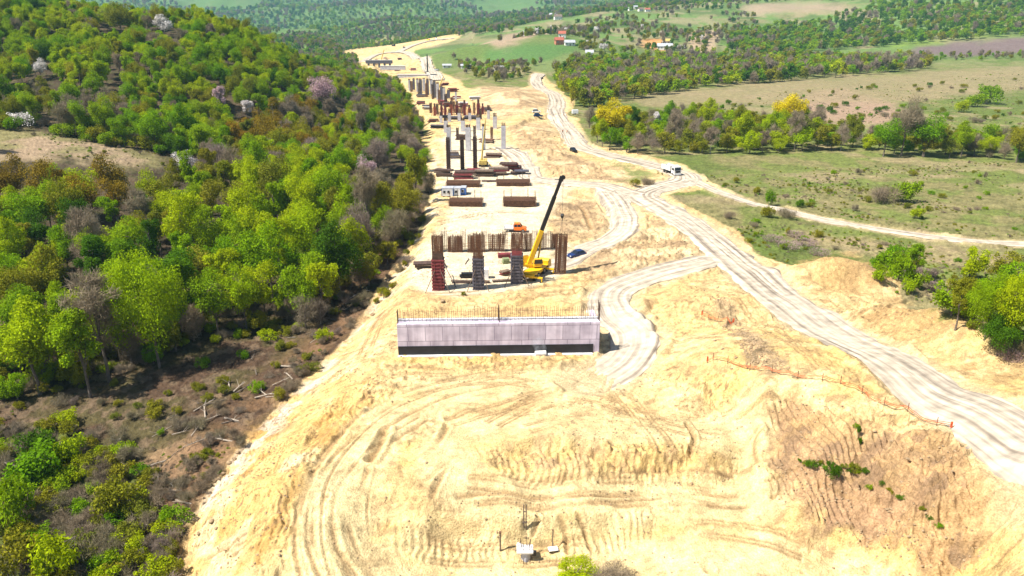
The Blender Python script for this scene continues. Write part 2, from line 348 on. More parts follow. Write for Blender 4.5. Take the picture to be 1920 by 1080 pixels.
M_ground = ground_mat(); M_road = road_mat(); M_panel = concrete_panels()
M_conc = mat('column_concrete', (.50, .49, .52), .85, 0, .3, .8, .2)
M_pale = mat('pale_concrete', (.72, .70, .68), .85, 0, .2, .9, .2)
M_bitumen = mat('bitumen_coat', (.004, .004, .006), .7, 0, 0, .7, .1, c2=(.014, .013, .017))
M_rebar = mat('rusty_steel', (.22, .105, .05), .8, .1, 0, 2.5, 0, c2=(.11, .05, .03))
M_rebar_d = mat('dark_rusty_steel', (.10, .055, .04), .8, .1, .5, 2.5)
M_red = mat('red_formwork', (.25, .045, .05), .6, 0, .5, 2.0)
M_orange_form = mat('orange_formwork', (.45, .12, .06), .6, 0, .5, 1.0)
M_greyform = mat('grey_formwork', (.14, .13, .16), .55, .3, .5, 2.0)
M_rib = mat('rib_steel_sun_tint', (.82, .80, .82), .5, .0, .2, 2.0)  # sunlight on the rib tops is put into this bright colour
M_ribred = mat('rib_red_sun_tint', (.80, .45, .45), .5, .0, .3, 2.0)  # red ribs, paled to carry the sun caught on their tops
M_timber = mat('weathered_timber', (.20, .14, .10), .85, 0, .5, 3.0)
M_black = mat('black_steel', (.018, .018, .02), .45, .3, .3, 2.0)
M_rubber = mat('tyre_rubber', (.02, .02, .02), .9, 0, .3, 6)
M_rim = mat('wheel_rim_steel', (.35, .35, .36), .4, .7, .3, 6)
M_yellow = mat('crane_yellow_paint', (.78, .46, .01), .4, 0, .18, 1.2)
M_yellow_d = mat('dusty_yellow_paint', (.55, .40, .10), .6, 0, .3, 1.2)
M_oran = mat('orange_paint', (.75, .16, .012), .35, 0, .15, 1.5)
M_white = mat('white_paint', (.74, .74, .73), .4, 0, .12, 1.2)
M_blue = mat('dark_blue_paint', (.012, .03, .12), .25, .1, .3, 2)
M_cblue = mat('cabin_blue_paint', (.04, .13, .40), .5, 0, .2, 2)
M_glass = mat('dark_window_glass', (.015, .02, .03), .08, 0, .2, 2)
M_lamp = mat('lamp_lens', (.7, .68, .6), .15, 0, .1, 5)
M_tail = mat('red_lamp_lens', (.4, .02, .02), .2, 0, .1, 5)
M_rope = mat('wire_rope', (.09, .085, .08), .5, .5, .2, 9)
M_bark = mat('tree_bark', (.16, .125, .095), .9, 0, .5, 2.5)
M_birch = mat('pale_bark', (.42, .38, .33), .9, 0, .4, 2.5)
M_dead = mat('bleached_wood', (.42, .35, .27), .9, 0, .4, 3)
M_rock = mat('clay_boulder', (.34, .235, .13), .95, 0, .5, 1.3, .5)
M_roof = mat('red_roof_tile', (.38, .10, .055), .8, 0, .4, 1.2)
M_roof_g = mat('grey_roof_sheet', (.42, .43, .46), .6, .1, .3, 1.0)
M_wall = mat('white_house_plaster', (.72, .69, .63), .85, 0, .12, .8)
M_brick = mat('brick_house_wall', (.45, .17, .09), .85, 0, .3, 1.2)
M_tape = mat('orange_barrier_mesh', (.75, .12, .03), .6, 0, .3, 3)
M_tarp = mat('green_tarpaulin', (.22, .26, .12), .7, 0, .3, 3)
M_skin = mat('skin', (.50, .30, .21), .6, 0, .1, 4)
M_cloth = mat('dark_work_clothes', (.05, .055, .08), .85, 0, .3, 6)
M_helmet = mat('white_helmet', (.8, .8, .78), .4, 0, .05, 6)
M_vest = mat('orange_vest', (.75, .2, .03), .7, 0, .15, 6)

KINDS = ['fresh', 'lime', 'olive', 'bare', 'white', 'pink', 'yellow', 'deep', 'rust']
M_leaf = {
 'fresh': leaf_mat('fresh_green_leaves', [(.13, .27, .003), (.20, .34, .004), (.25, .345, .005), (.14, .29, .006)], .38),
 'lime': leaf_mat('lime_green_leaves', [(.28, .40, .003), (.36, .43, .004), (.32, .39, .005)], .38),
 'olive': leaf_mat('olive_leaves', [(.19, .215, .010), (.26, .24, .015), (.16, .19, .017)], .33),
 'bare': leaf_mat('bare_twigs', [(.24, .185, .12), (.28, .22, .15), (.22, .19, .11), (.26, .20, .165)], .15),
 'white': leaf_mat('white_blossom', [(.66, .60, .58), (.72, .68, .64)], .2),
 'pink': leaf_mat('pinkish_buds', [(.50, .35, .36), (.44, .29, .31)], .15),
 'yellow': leaf_mat('yellow_blossom', [(.60, .47, .006), (.52, .44, .01)], .25),
 'deep': leaf_mat('deep_green_leaves', [(.075, .175, .004), (.065, .14, .006), (.10, .20, .005)], .35),
 'rust': leaf_mat('rust_brown_young_leaves', [(.25, .155, .010), (.23, .17, .014)], .25),
}
# ------------------------------------------------------------------ helpers to make and describe objects
def tag(o, label=None, cat=None, group=None, kind=None):
    if label: o['label'] = label
    if cat: o['category'] = cat
    if group: o['group'] = group
    if kind: o['kind'] = kind
    return o
def np_mesh(name, V, F, uv=None, smooth=False):
    """V (n,3), F (m,4) or (m,3)"""
    V = np.ascontiguousarray(V, np.float32); F = np.ascontiguousarray(F, np.int32); k = F.shape[1]
    me = bpy.data.meshes.new(name)
    me.vertices.add(len(V)); me.vertices.foreach_set('co', V.ravel())
    me.loops.add(F.size); me.loops.foreach_set('vertex_index', F.ravel())
    me.polygons.add(len(F)); me.polygons.foreach_set('loop_start', np.arange(0, F.size, k, dtype=np.int32))
    me.polygons.foreach_set('loop_total', np.full(len(F), k, np.int32))
    if smooth: me.polygons.foreach_set('use_smooth', np.ones(len(F), bool))
    if uv is not None:
        l = me.uv_layers.new(name='UVMap'); l.data.foreach_set('uv', np.ascontiguousarray(uv[F.ravel()], np.float32).ravel())
    me.update(calc_edges=True); return me
def link(name, me, m=None, parent=None):
    o = bpy.data.objects.new(name, me); COL.objects.link(o)
    if m is not None:
        ms = m if isinstance(m, (list, tuple)) else [m]
        me.materials.clear()
        for q in ms: me.materials.append(q)
    if parent: o.parent = parent
    return o

# ------------------------------------------------------------------ roads (centre lines in photo pixels, widths in metres)
def catmull(P, n=14):
    P = np.array(P, float); Q = np.vstack([2 * P[0] - P[1], P, 2 * P[-1] - P[-2]]); out = []
    for i in range(1, len(Q) - 2):
        for t in np.linspace(0, 1, n, endpoint=False):
            a, b, c, d = Q[i - 1], Q[i], Q[i + 1], Q[i + 2]
            out.append(.5 * ((2 * b) + (c - a) * t + (2 * a - 5 * b + 4 * c - d) * t * t + (3 * b - a - 3 * c + d) * t ** 3))
    out.append(P[-1]); return np.array(out)
ROADS = [
 ('haul_road', 9.6, [(2250, 1010), (2080, 915), (1920, 826), (1750, 735), (1600, 645), (1480, 565), (1380, 488), (1310, 430), (1240, 388), (1205, 366), (1240, 350), (1285, 338), (1270, 322), (1200, 304), (1130, 288), (1088, 274), (1068, 247), (1043, 212), (1044, 190), (1030, 172), (1008, 160), (1005, 148), (1012, 138)]),
 ('farm_track', 4.2, [(1275, 326), (1330, 352), (1400, 378), (1480, 396), (1560, 415), (1700, 437), (1820, 452), (1940, 458), (2250, 462)]),
 ('site_road', 8.0, [(1222, 374), (1175, 362), (1130, 348), (1060, 342), (1000, 334), (985, 312), (968, 290), (935, 272)]),
 ('crane_access_track', 7.0, [(1130, 349), (1160, 385), (1172, 420), (1150, 446), (1105, 466), (1060, 488), (1000, 494)]),
 ('ramp_track', 7.5, [(1360, 478), (1310, 492), (1220, 515), (1150, 545), (1150, 585), (1190, 630), (1170, 680), (1100, 712)]),
 ('valley_road', 12.0, [(820, 150), (800, 120), (772, 103), (745, 98), (700, 105), (640, 118)]),
 ('upper_valley_road', 14.0, [(745, 98), (775, 85), (810, 76), (850, 72)]),
]
road_lines = [(n, wd, catmull(hits(p))) for n, wd, p in ROADS]
def seg_dist(X, Y, L, maxd):
    """distance from points to polyline L, only computed inside its padded box"""
    d = np.full(X.shape, 1e6)
    m = (X > L[:, 0].min() - maxd) & (X < L[:, 0].max() + maxd) & (Y > L[:, 1].min() - maxd) & (Y < L[:, 1].max() + maxd)
    if not m.any(): return d
    x, y = X[m], Y[m]; dd = np.full(x.shape, 1e6)
    for (ax, ay), (bx, by) in zip(L[:-1], L[1:]):
        vx, vy = bx - ax, by - ay; l2 = vx * vx + vy * vy + 1e-9
        if l2 > 1e10: continue
        t = np.clip(((x - ax) * vx + (y - ay) * vy) / l2, 0, 1)
        dd = np.minimum(dd, np.hypot(x - ax - t * vx, y - ay - t * vy))
    d[m] = dd; return d
def inpoly(X, Y, P):
    r = np.zeros(X.shape, bool); m = (X > P[:, 0].min()) & (X < P[:, 0].max()) & (Y > P[:, 1].min()) & (Y < P[:, 1].max())
    if not m.any(): return r
    x, y = X[m], Y[m]; q = np.zeros(x.shape, bool); n = len(P)
    for i in range(n):
        ax, ay = P[i]; bx, by = P[(i + 1) % n]
        if ay == by: continue
        q ^= ((ay > y) != (by > y)) & (x < (bx - ax) * (y - ay) / (by - ay) + ax)
    r[m] = q; return r

# wheel ruts, scrapes and washouts: (half width m, depth m, pixels)
TRACKS = [
 (.35, .18, [(600, 1080), (585, 1000), (600, 900), (650, 830), (720, 770), (830, 725), (960, 700)]),
 (.35, .16, [(655, 1080), (625, 1000), (635, 910), (690, 835), (770, 775), (870, 735), (1000, 712)]),
 (.35, .14, [(700, 1080), (655, 1000), (660, 920), (715, 845), (800, 790)]),
 (.3, .14, [(740, 1080), (690, 1030), (672, 960), (690, 880)]),
 (.4, .14, [(560, 960), (590, 880), (650, 800), (720, 740)]),
 (.3, .15, [(575, 1010), (568, 985), (590, 960), (612, 930)]),
 (.3, .15, [(390, 1040), (470, 990), (540, 940)]), (.3, .15, [(430, 1060), (500, 1010), (560, 965)]),
 (.5, .55, [(695, 862), (712, 832), (724, 810)]),
 (.3, .3, [(960, 779), (1000, 772), (1060, 755)]),
 (.3, .12, [(900, 765), (1000, 745), (1100, 720), (1180, 690)]), (.3, .12, [(900, 752), (1000, 735), (1090, 712)]),
 (.35, .14, [(860, 930), (960, 925), (1100, 928), (1250, 922), (1380, 930)]), (.35, .12, [(900, 945), (1050, 950), (1250, 945), (1400, 950)]),
 (.4, .15, [(1140, 735), (1160, 690), (1180, 640), (1160, 600)]), (.4, .15, [(1170, 740), (1195, 690), (1210, 640), (1190, 595)]),
 (.25, .4, [(1288, 795), (1302, 822), (1295, 850)]), (.35, .4, [(1300, 1015), (1310, 1040), (1330, 1070)]),
 (.25, .3, [(1050, 975), (1062, 1005), (1066, 1035)]), (.22, .3, [(1085, 965), (1098, 1000), (1108, 1030)]), (.2, .25, [(1000, 1000), (1010, 975)]),
 (.25, .4, [(1810, 840), (1780, 880), (1750, 910)]), (.25, .3, [(1870, 920), (1840, 950), (1800, 985)]), (.25, .3, [(1900, 940), (1870, 985), (1830, 1020)]), (.25, .3, [(1920, 1000), (1890, 1030), (1860, 1060)]),
 (.4, .3, [(1420, 800), (1400, 835), (1405, 880)]), (.3, .25, [(1450, 930), (1520, 900), (1590, 930), (1680, 960)]),
 (.5, .3, [(960, 545), (1060, 530), (1150, 515), (1230, 500)]), (.4, .2, [(1130, 555), (1100, 575), (1090, 610)]),
 (.4, .3, [(1600, 600), (1680, 570), (1760, 545)]), (.4, .25, [(1560, 590), (1660, 575), (1740, 552)]),
 (.4, .3, [(640, 560), (690, 530), (730, 500)]), (.4, .3, [(1000, 260), (1040, 270), (1060, 300)]), (.4, .3, [(980, 240), (1010, 285), (1050, 320)]),
 (.5, .35, [(1060, 370), (1090, 390), (1110, 430)]), (.5, .35, [(1075, 380), (1120, 380), (1140, 410)]),
 (.3, .2, [(860, 850), (800, 900), (770, 960)]), (.3, .2, [(840, 870), (810, 930)]), (.35, .25, [(800, 855), (822, 830), (840, 800)]),
]
track_lines = [(hw, dp, catmull(hits(p), 8)) for hw, dp, p in TRACKS]
def shifted(L, o):
    d = np.gradient(L, axis=0); d /= np.linalg.norm(d, axis=1)[:, None] + 1e-9; return L + np.stack([-d[:, 1], d[:, 0]], 1) * o
for k in (0, 1, 2, 3, 4, 6, 7, 10, 11, 12, 13, 14, 15, 25, 26, 27, 28, 29):
    track_lines.append((track_lines[k][0] * .6, track_lines[k][1] * .7, shifted(track_lines[k][2], 1.7 + .9 * math.sin(k * 1.7))))
    if k % 3 == 0: track_lines.append((track_lines[k][0] * .45, track_lines[k][1] * .5, shifted(track_lines[k][2], -.9)))
for k, p in enumerate([[(760, 750), (880, 722), (1010, 728), (1130, 760), (1240, 800)], [(850, 800), (980, 760), (1120, 700), (1180, 640)], [(720, 700), (860, 705), (1000, 694), (1110, 690)], [(1000, 810), (1110, 790), (1220, 800), (1330, 830)], [(880, 925), (1000, 940), (1200, 935), (1350, 945)],
        [(660, 1060), (800, 1055), (960, 1062), (1100, 1052)], [(1240, 1040), (1330, 1010), (1420, 1020), (1500, 1050)], [(700, 650), (720, 600), (770, 560), (900, 552)], [(1000, 560), (1100, 545), (1180, 520)], [(1060, 700), (1150, 745), (1200, 800), (1230, 850)], [(940, 800), (1040, 742), (1100, 700)], [(1450, 600), (1500, 650), (1580, 710), (1700, 770)], [(1380, 560), (1440, 625), (1530, 690)], [(1550, 640), (1640, 700), (1760, 780)], [(820, 470), (900, 460), (1010, 462)], [(830, 420), (930, 400), (1040, 405)]]):
    L = catmull(hits(p), 8)
    for o in (0, .55, 2.0, 2.5): track_lines.append((.2, .09, shifted(L, o)))
# zones of different soil and cover, in photo pixels
ZP = {k: hits(v) for k, v in {
 'works': [(320, 1300), (335, 1050), (375, 950), (450, 845), (560, 730), (640, 650), (690, 585), (745, 500), (790, 415), (812, 345), (802, 290), (792, 235), (765, 185), (735, 152), (690, 130), (640, 118), (622, 100), (640, 90), (690, 84), (715, 72), (770, 68), (860, 67), (850, 76), (775, 95), (790, 115), (830, 135), (850, 148), (890, 168), (985, 172), (990, 158), (1000, 140), (1025, 138), (1030, 155), (1062, 180), (1075, 225), (1105, 268), (1210, 290), (1300, 318), (1345, 350), (1300, 352), (1250, 362), (1300, 392), (1395, 440), (1430, 480), (1560, 488), (1640, 500), (1690, 535), (1680, 560), (1740, 590), (1850, 645), (1930, 690), (2300, 840), (2300, 1300)],
 'pad': [(790, 480), (840, 400), (830, 340), (840, 290), (830, 240), (930, 240), (960, 290), (1000, 330), (1110, 340), (1050, 370), (1020, 420), (1060, 450), (1090, 480), (1060, 520), (1000, 545), (830, 555), (770, 530)],
 'cut': [(1350, 702), (1450, 714), (1610, 766), (1785, 835), (1850, 930), (1890, 1070), (1700, 1050), (1560, 998), (1452, 946), (1440, 875), (1462, 830), (1440, 775), (1420, 735)],
 'cut_low': [(1450, 860), (1600, 890), (1720, 960), (1780, 1060), (1690, 1040), (1560, 985), (1450, 925)],
 'face1': [(905, 850), (1050, 832), (1200, 860), (1390, 858), (1380, 905), (1250, 918), (1050, 915), (930, 895)],
 'face2': [(700, 1000), (800, 965), (1010, 968), (1230, 965), (1220, 1020), (1020, 1035), (840, 1045), (740, 1030)],
 'bench': [(850, 915), (930, 905), (1050, 922), (1250, 922), (1400, 910), (1420, 950), (1240, 962), (1020, 966), (870, 962)],
 'court': [(760, 690), (1130, 690), (1200, 640), (1230, 720), (1420, 780), (1390, 850), (1210, 852), (1050, 828), (900, 820), (830, 790), (740, 740)],
 'bottom': [(640, 1040), (850, 1050), (1020, 1045), (1240, 1030), (1420, 1010), (1600, 1040), (1700, 1090), (1700, 1300), (500, 1300)],
 'swirl': [(590, 1080), (580, 960), (640, 850), (720, 780), (830, 730), (760, 800), (690, 880), (660, 960), (690, 1060)],
 'slope': [(340, 1080), (380, 950), (450, 850), (560, 740), (640, 690), (720, 720), (640, 820), (560, 940), (520, 1080)],
 'tan1': [(950, 235), (1040, 225), (1065, 300), (1100, 300), (1230, 330), (1190, 350), (1010, 320), (985, 290)],
 'tan2': [(1040, 372), (1110, 358), (1150, 400), (1150, 430), (1060, 455), (1030, 430)],
 'tan3': [(1100, 470), (1190, 440), (1230, 400), (1300, 450), (1330, 490), (1200, 510), (1080, 515)],
 'tan4': [(880, 165), (1010, 165), (1030, 200), (1000, 215), (930, 225), (900, 190)],
 'mound1': [(1470, 505), (1580, 482), (1690, 530), (1670, 555), (1520, 545)],
 'mound2': [(1600, 590), (1700, 565), (1850, 640), (1960, 700), (1960, 760), (1800, 690), (1650, 625)],
 'rough': [(1330, 545), (1345, 600), (1400, 690), (1500, 715), (1420, 640), (1360, 560)],
 'grass_in': [(1150, 305), (1225, 318), (1235, 345), (1170, 345), (1130, 325)],
 'meadow': [(-60, 232), (60, 240), (150, 262), (330, 292), (300, 322), (210, 316), (100, 300), (-60, 300)],
 'meadow2': [(-60, 168), (60, 175), (150, 205), (130, 225), (60, 200), (-60, 195)],
 'clear': [(250, 860), (330, 830), (450, 800), (440, 860), (390, 930), (330, 950), (280, 900)],
 'scrub': [(-60, 800), (120, 800), (250, 860), (330, 960), (340, 1060), (300, 1200), (-60, 1200)],
 'pinkfield': [(1500, 175), (1600, 165), (1690, 200), (1680, 235), (1560, 232), (1500, 215)],
 'dryfield': [(1170, 180), (1500, 148), (1900, 120), (1990, 125), (1990, 160), (1700, 190), (1400, 195), (1200, 200)],
 'plough': [(1680, 95), (1800, 78), (1990, 70), (1990, 90), (1820, 105), (1700, 108)],
 'limeband': [(1650, 82), (1800, 68), (1990, 58), (1990, 70), (1800, 78), (1680, 92)],
 'tealfield': [(895, 100), (960, 88), (1060, 80), (1100, 92), (1060, 105), (1000, 118), (910, 122)],
 'teal2': [(1000, 118), (1080, 100), (1090, 115), (1030, 135), (985, 130)],
 'orangecut': [(1192, 82), (1255, 72), (1262, 96), (1215, 96)],
 'bareslope': [(1290, 60), (1340, 50), (1355, 70), (1330, 100), (1300, 95)],
 'bareslope2': [(900, 80), (980, 62), (1040, 58), (1000, 72), (920, 90)],
 'bareslope3': [(1380, 10), (1530, 2), (1640, 15), (1500, 22), (1400, 28)],
 'trackside': [(1480, 425), (1700, 465), (1920, 480), (1920, 500), (1690, 490), (1480, 450)],
}.items()}

LOOPS = [(3.2, catmull(hits([(1410, 938), (1250, 940), (1080, 938), (940, 925), (862, 893), (838, 850), (870, 812), (980, 800), (1120, 800), (1260, 806), (1395, 822)]), 10)),
         (4.0, catmull(hits([(1180, 660), (1120, 712), (980, 720), (840, 735), (730, 790), (660, 870), (622, 960), (620, 1060), (650, 1150)]), 10)),
         (3.0, catmull(hits([(700, 1065), (850, 1058), (1020, 1062), (1240, 1050), (1420, 1030)]), 8))]
def relief(X, Y, full=False):
    """ground height with all its small relief; full=True also returns masks"""
    z = base_h(X, Y)
    rd = np.full(X.shape, 1e6)          # distance beyond the road edge
    near = Y < 2000
    for n, wd, L in road_lines:
        rd = np.minimum(rd, seg_dist(X, Y, L, 12) - wd / 2)
    rm = 1 - sstep(-.2, 1.6, rd)
    wob = 2.2 * (Y / 100)
    wx = X + (fbm(X * 9 / Y, Y * .05, 31, 3) - .5) * wob * 1.4; wy = Y + (fbm(X * 9 / Y + 40, Y * .05, 32, 3) - .5) * wob * 3
    Z = {k: inpoly(wx, wy, P) for k, P in ZP.items()}
    wk = Z['works'] & (Y < 2400)
    amp = np.where(wk, 1.0, .8) * (1 - sstep(150, 700, Y)) * (1 - rm) + .0
    amp = np.where(Z['pad'], amp * .35, amp)
    flat = Z['bench'] | Z['court'] | Z['bottom'] | Z['swirl']
    amp = amp * np.where(wk, .45 + .75 * sstep(.46, .62, fbm(X * .07, Y * .07, 33, 3)), 1) * np.where(flat, .42, 1.0)
    rough = np.where(Z['tan1'] | Z['tan2'] | Z['tan3'] | Z['tan4'] | Z['rough'] | Z['cut'] | Z['face1'] | Z['face2'], 1.8, 1.0)
    lm = np.zeros(X.shape)
    for hw, L in LOOPS: lm = np.maximum(lm, 1 - sstep(hw * .7, hw * 1.4, seg_dist(X, Y, L, 8)))
    amp = amp * (1 - .75 * lm)
    n1 = fbm(X * .16, Y * .16, 1, 3) - .5
    rid = 1 - np.abs(2 * fbm(X * .5, Y * .5, 4, 3) - 1)
    n3 = fbm(X * 1.5, Y * 1.5, 8, 2) - .5
    n4 = fbm(X * 3.1, Y * 3.1, 14, 2) - .5; rid2 = 1 - np.abs(2 * fbm(X * 1.1 + 7, Y * .8, 15, 3) - 1)
    z = z + amp * (n1 * .9 + rough * (rid - .75) * .5 + (rid2 - .75) * .30 * rough + n3 * .30 * rough + n4 * .16)
    clod = np.maximum(0, vn(X * 1.1, Y * 1.1, 77) - .80) * 2.2
    z = z + amp * clod * np.where(Z['rough'] | Z['cut'] | Z['tan3'] | Z['tan1'], 1.0, .25) * .9
    # teeth marks of the excavator bucket on cut faces
    g = np.where(Z['cut'] | Z['cut_low'] | Z['slope'] | Z['face1'] | Z['face2'], 1.0, 0)
    ph = X * 1.0 + (fbm(X * .3, Y * .3, 21, 2) - .5) * 3.0
    z = z + g * .085 * np.sin(ph * 2 * math.pi / .8) * sstep(.35, .7, vn(X * .22, Y * .22, 90))
    z = z + np.where(Z['cut'] | Z['cut_low'], .17, 0) * np.sin(((X * .93 + Y * .12) + (fbm(X * .2, Y * .2, 23, 2) - .5) * 2.2) * 2 * math.pi / .7) * sstep(.25, .5, vn(X * .13, Y * .13, 91))
    tr = np.zeros(X.shape)
    for hw, dp, L in track_lines:
        d = seg_dist(X, Y, L, 3 * hw + 1.0)
        nz = d < 4 * hw + 1
        if not nz.any(): continue
        q = np.zeros(X.shape); fade = np.zeros(X.shape); fade[nz] = sstep(.25, .62, fbm(X[nz] * .16, Y[nz] * .16, 300 + int(hw * 1000) % 97, 2)); q[nz] = np.exp(-(d[nz] / hw) ** 2) * fade[nz]
        z = z - dp * q + dp * .6 * fade * np.exp(-((d - 2.1 * hw) / (.7 * hw)) ** 2)
        tr = np.maximum(tr, q)
    z = z + (Y < 320) * .55 * np.exp(-((rd - 1.5) / .7) ** 2) * sstep(.45, .7, vn(X * .35, Y * .35, 87)) 
    z = z - .22 * rm * (Y < 1600) - .6 * rm * (Y >= 600) * sstep(500, 700, Y)
    if not full: return z
    return z, rm, rd, Z, wk, tr, rid, lm
def ground_z(X, Y):
    return relief(np.atleast_1d(np.asarray(X, float)), np.atleast_1d(np.asarray(Y, float)))[0] if np.ndim(X) == 0 else relief(X, Y)

def build_ground():
    yy = np.concatenate([np.exp(np.arange(math.log(26), math.log(50), .012)), np.exp(np.arange(math.log(50), math.log(170), .00235)),
                         np.exp(np.arange(math.log(170), math.log(600), .0046)), np.exp(np.arange(math.log(600), math.log(7200), .010))])
    uu = np.concatenate([np.linspace(-1.3, -.76, 60, endpoint=False), np.linspace(-.76, .76, 1060, endpoint=False), np.linspace(.76, 1.3, 60)])
    U, Y = np.meshgrid(uu, yy); X = U * Y
    X = X.ravel(); Y = Y.ravel()
    z, rm, rd, Z, wk, tr, rid, lm = relief(X, Y, True)
    def soft(m, k, n=.55):
        a = m.reshape(len(yy), len(uu)).astype(np.float32)
        for ax in (0, 1):
            for rep in range(2):
                p = np.pad(a, [(k, k) if q == ax else (0, 0) for q in (0, 1)], mode='edge')
                c = np.cumsum(p, axis=ax, dtype=np.float64); c = np.insert(c, 0, 0, axis=ax); w2 = 2 * k + 1
                a = (np.take(c, range(w2, c.shape[ax]), axis=ax) - np.take(c, range(0, c.shape[ax] - w2), axis=ax)) / w2
        a = a.ravel()
        return sstep(.22, .78, a + (fbm(X * 40 / Y, Y * 1.2 ** 0 * 14 / Y * np.log(Y) * 3, 99, 4) - .5) * n * (a > .01) * (a < .99))
    Zh = Z; Z = {k: soft(v, 4 if k in ('orangecut', 'tealfield', 'teal2', 'bareslope', 'bareslope2', 'bareslope3', 'plough', 'limeband') else (15 if k in ('cut', 'cut_low') else (20 if k in ('court', 'bottom', 'slope', 'mound1', 'mound2', 'face1', 'face2') else 11)), .9 if k in ('cut', 'cut_low', 'slope', 'mound1', 'mound2') else .55) for k, v in Z.items()}
    wk = soft(wk, 3, .3)
    C = np.zeros((len(X), 3))
    def mixc(mask, c):
        nonlocal C
        mask = np.asarray(mask, float)[:, None]; C = C * (1 - mask) + mask * np.array(c)
    big = fbm(X * .02, Y * .02, 51, 4); mid = fbm(X * .11, Y * .11, 55, 4); fin = fbm(X * .6, Y * .6, 58, 3)
    # open country
    C[:] = (.15, .175, .045)
    mixc(sstep(.42, .62, mid), (.205, .18, .075)); mixc(sstep(.52, .66, big) * .8, (.10, .14, .028)); mixc(sstep(.56, .72, fin) * .55, (.085, .09, .03))
    mixc(sstep(.60, .70, fbm(X * .05, Y * .05, 60, 3)) * .55, (.30, .23, .13))
    farm = sstep(600, 1100, Y)
    mixc(farm, (.12, .19, .045)); mixc(farm * sstep(.5, .64, fbm(X * .012, Y * .012, 66, 4)), (.19, .18, .075)); mixc(farm * sstep(.5, .62, fbm(X * .035, Y * .02, 68, 4)) * .7, (.08, .11, .03)); mixc(farm * sstep(.58, .66, fbm(X * .025 + 30, Y * .012, 65, 4)) * .7, (.27, .215, .12)); mixc(farm * sstep(.56, .66, fbm(X * .008, Y * .008, 67, 3)), (.09, .14, .03))
    mixc(sstep(1500, 2200, Y) * .85, (.085, .15, .03))
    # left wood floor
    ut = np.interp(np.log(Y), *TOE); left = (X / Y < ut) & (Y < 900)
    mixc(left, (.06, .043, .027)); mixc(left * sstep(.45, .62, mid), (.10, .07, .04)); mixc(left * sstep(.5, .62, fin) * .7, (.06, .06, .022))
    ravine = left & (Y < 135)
    mixc(ravine * .75, (.088, .052, .032)); mixc(ravine * sstep(.40, .58, mid) * .75, (.075, .066, .026)); mixc(ravine * sstep(.52, .66, fin) * .7, (.16, .11, .07))  # brown ravine soil, darkened further to carry the shade of the trees
    mixc(Z['scrub'] * .8, (.085, .085, .03)); mixc(Z['scrub'] * sstep(.45, .6, fin) * .7, (.10, .13, .02))
    mixc(Z['clear'] * .9, (.27, .175, .095)); mixc(Z['clear'] * sstep(.5, .65, fin) * .6, (.22, .14, .08))
    mixc(Z['meadow'], (.20, .175, .075)); mixc(Z['meadow'] * sstep(.45, .6, fbm(X * .06, Y * .06, 70, 3)), (.30, .215, .135)); mixc(Z['meadow2'], (.20, .165, .09))
    for k, c, a in (('pinkfield', (.32, .21, .145), .85), ('dryfield', (.26, .20, .11), .75), ('plough', (.15, .105, .10), .95), ('limeband', (.16, .23, .03), .9),
                    ('tealfield', (.075, .155, .04), .8), ('teal2', (.15, .19, .06), 1), ('orangecut', (.62, .27, .10), 1), ('bareslope', (.36, .26, .16), .95), ('bareslope2', (.32, .225, .15), .9), ('bareslope3', (.30, .22, .145), .8), ('trackside', (.33, .24, .14), .6)):
        mixc(Z[k] * a, c)
    # bare earth of the works
    mixc(wk, (.60, .425, .18))
    w_ = wk
    mixc(w_ * sstep(.36, .6, mid), (.65, .49, .245)); mixc(w_ * sstep(.56, .66, fbm(X * .35, Y * .9, 71, 4)) * .6, (.43, .28, .13)); mixc(w_ * sstep(.6, .68, fbm(X * .16 + 50, Y * .5, 69, 4)) * .5, (.50, .33, .14)); mixc(w_ * sstep(.50, .66, fbm(X * .06, Y * .1, 72, 4)) * .8, (.56, .385, .17)); mixc(w_ * sstep(.58, .72, fin) * .5, (.48, .32, .15))
    nearg = 1 - sstep(95, 115, Y)
    mixc(w_ * nearg * sstep(.46, .64, fbm(X * .09, Y * .16, 73, 4)) * .75, (.60, .405, .145))
    for k in ('bench', 'court', 'bottom', 'swirl'):
        mixc(Z[k] * (.1 if k == 'court' else .3) + Z[k] * (.5 if k == 'court' else .65) * sstep(.38, .58, fbm(X * .12, Y * .2, 84, 4)), (.65, .50, .255))
    mixc(w_ * sstep(.56, .64, fbm(X * .22, Y * .5, 85, 5)) * .55, (.50, .345, .17)); mixc(w_ * sstep(.63, .70, fbm(X * .5, Y * .9, 86, 4)) * .7, (.36, .23, .11))
    mixc(Z['pad'] * .75, (.66, .57, .42))
    mixc(Z['slope'] * .85, (.56, .37, .14)); mixc(Z['slope'] * sstep(.5, .64, fbm(X * .35, Y * .2, 74, 3)) * .8, (.42, .24, .075)); mixc(Z['slope'] * sstep(.55, .68, fbm(X * .2, Y * .2, 75, 3)) * .8, (.66, .53, .31))
    mixc(Z['cut'], (.37, .235, .12)); mixc(Z['cut'] * sstep(.45, .62, fbm(X * .25, Y * .25, 76, 4)) * .85, (.45, .285, .13)); mixc(Z['cut'] * sstep(.55, .68, fbm(X * .5, Y * .5, 78, 3)) * .8, (.26, .165, .095))
    mixc(Z['cut_low'] * .8, (.36, .22, .12)); mixc(Z['face1'] * .7, (.53, .36, .155)); mixc(Z['face2'] * .7, (.52, .365, .17))
    mixc(Z['face1'] * sstep(.5, .62, fin) * .6, (.45, .29, .17))
    for k in ('tan1', 'tan2', 'tan3', 'tan4'):
        mixc(Z[k] * .85, (.42, .29, .16)); mixc(Z[k] * sstep(.48, .62, fbm(X * .3, Y * .3, 79, 3)) * .8, (.29, .195, .11)); mixc(Z[k] * sstep(.55, .68, fbm(X * .12, Y * .12, 80, 3)) * .8, (.62, .46, .26))
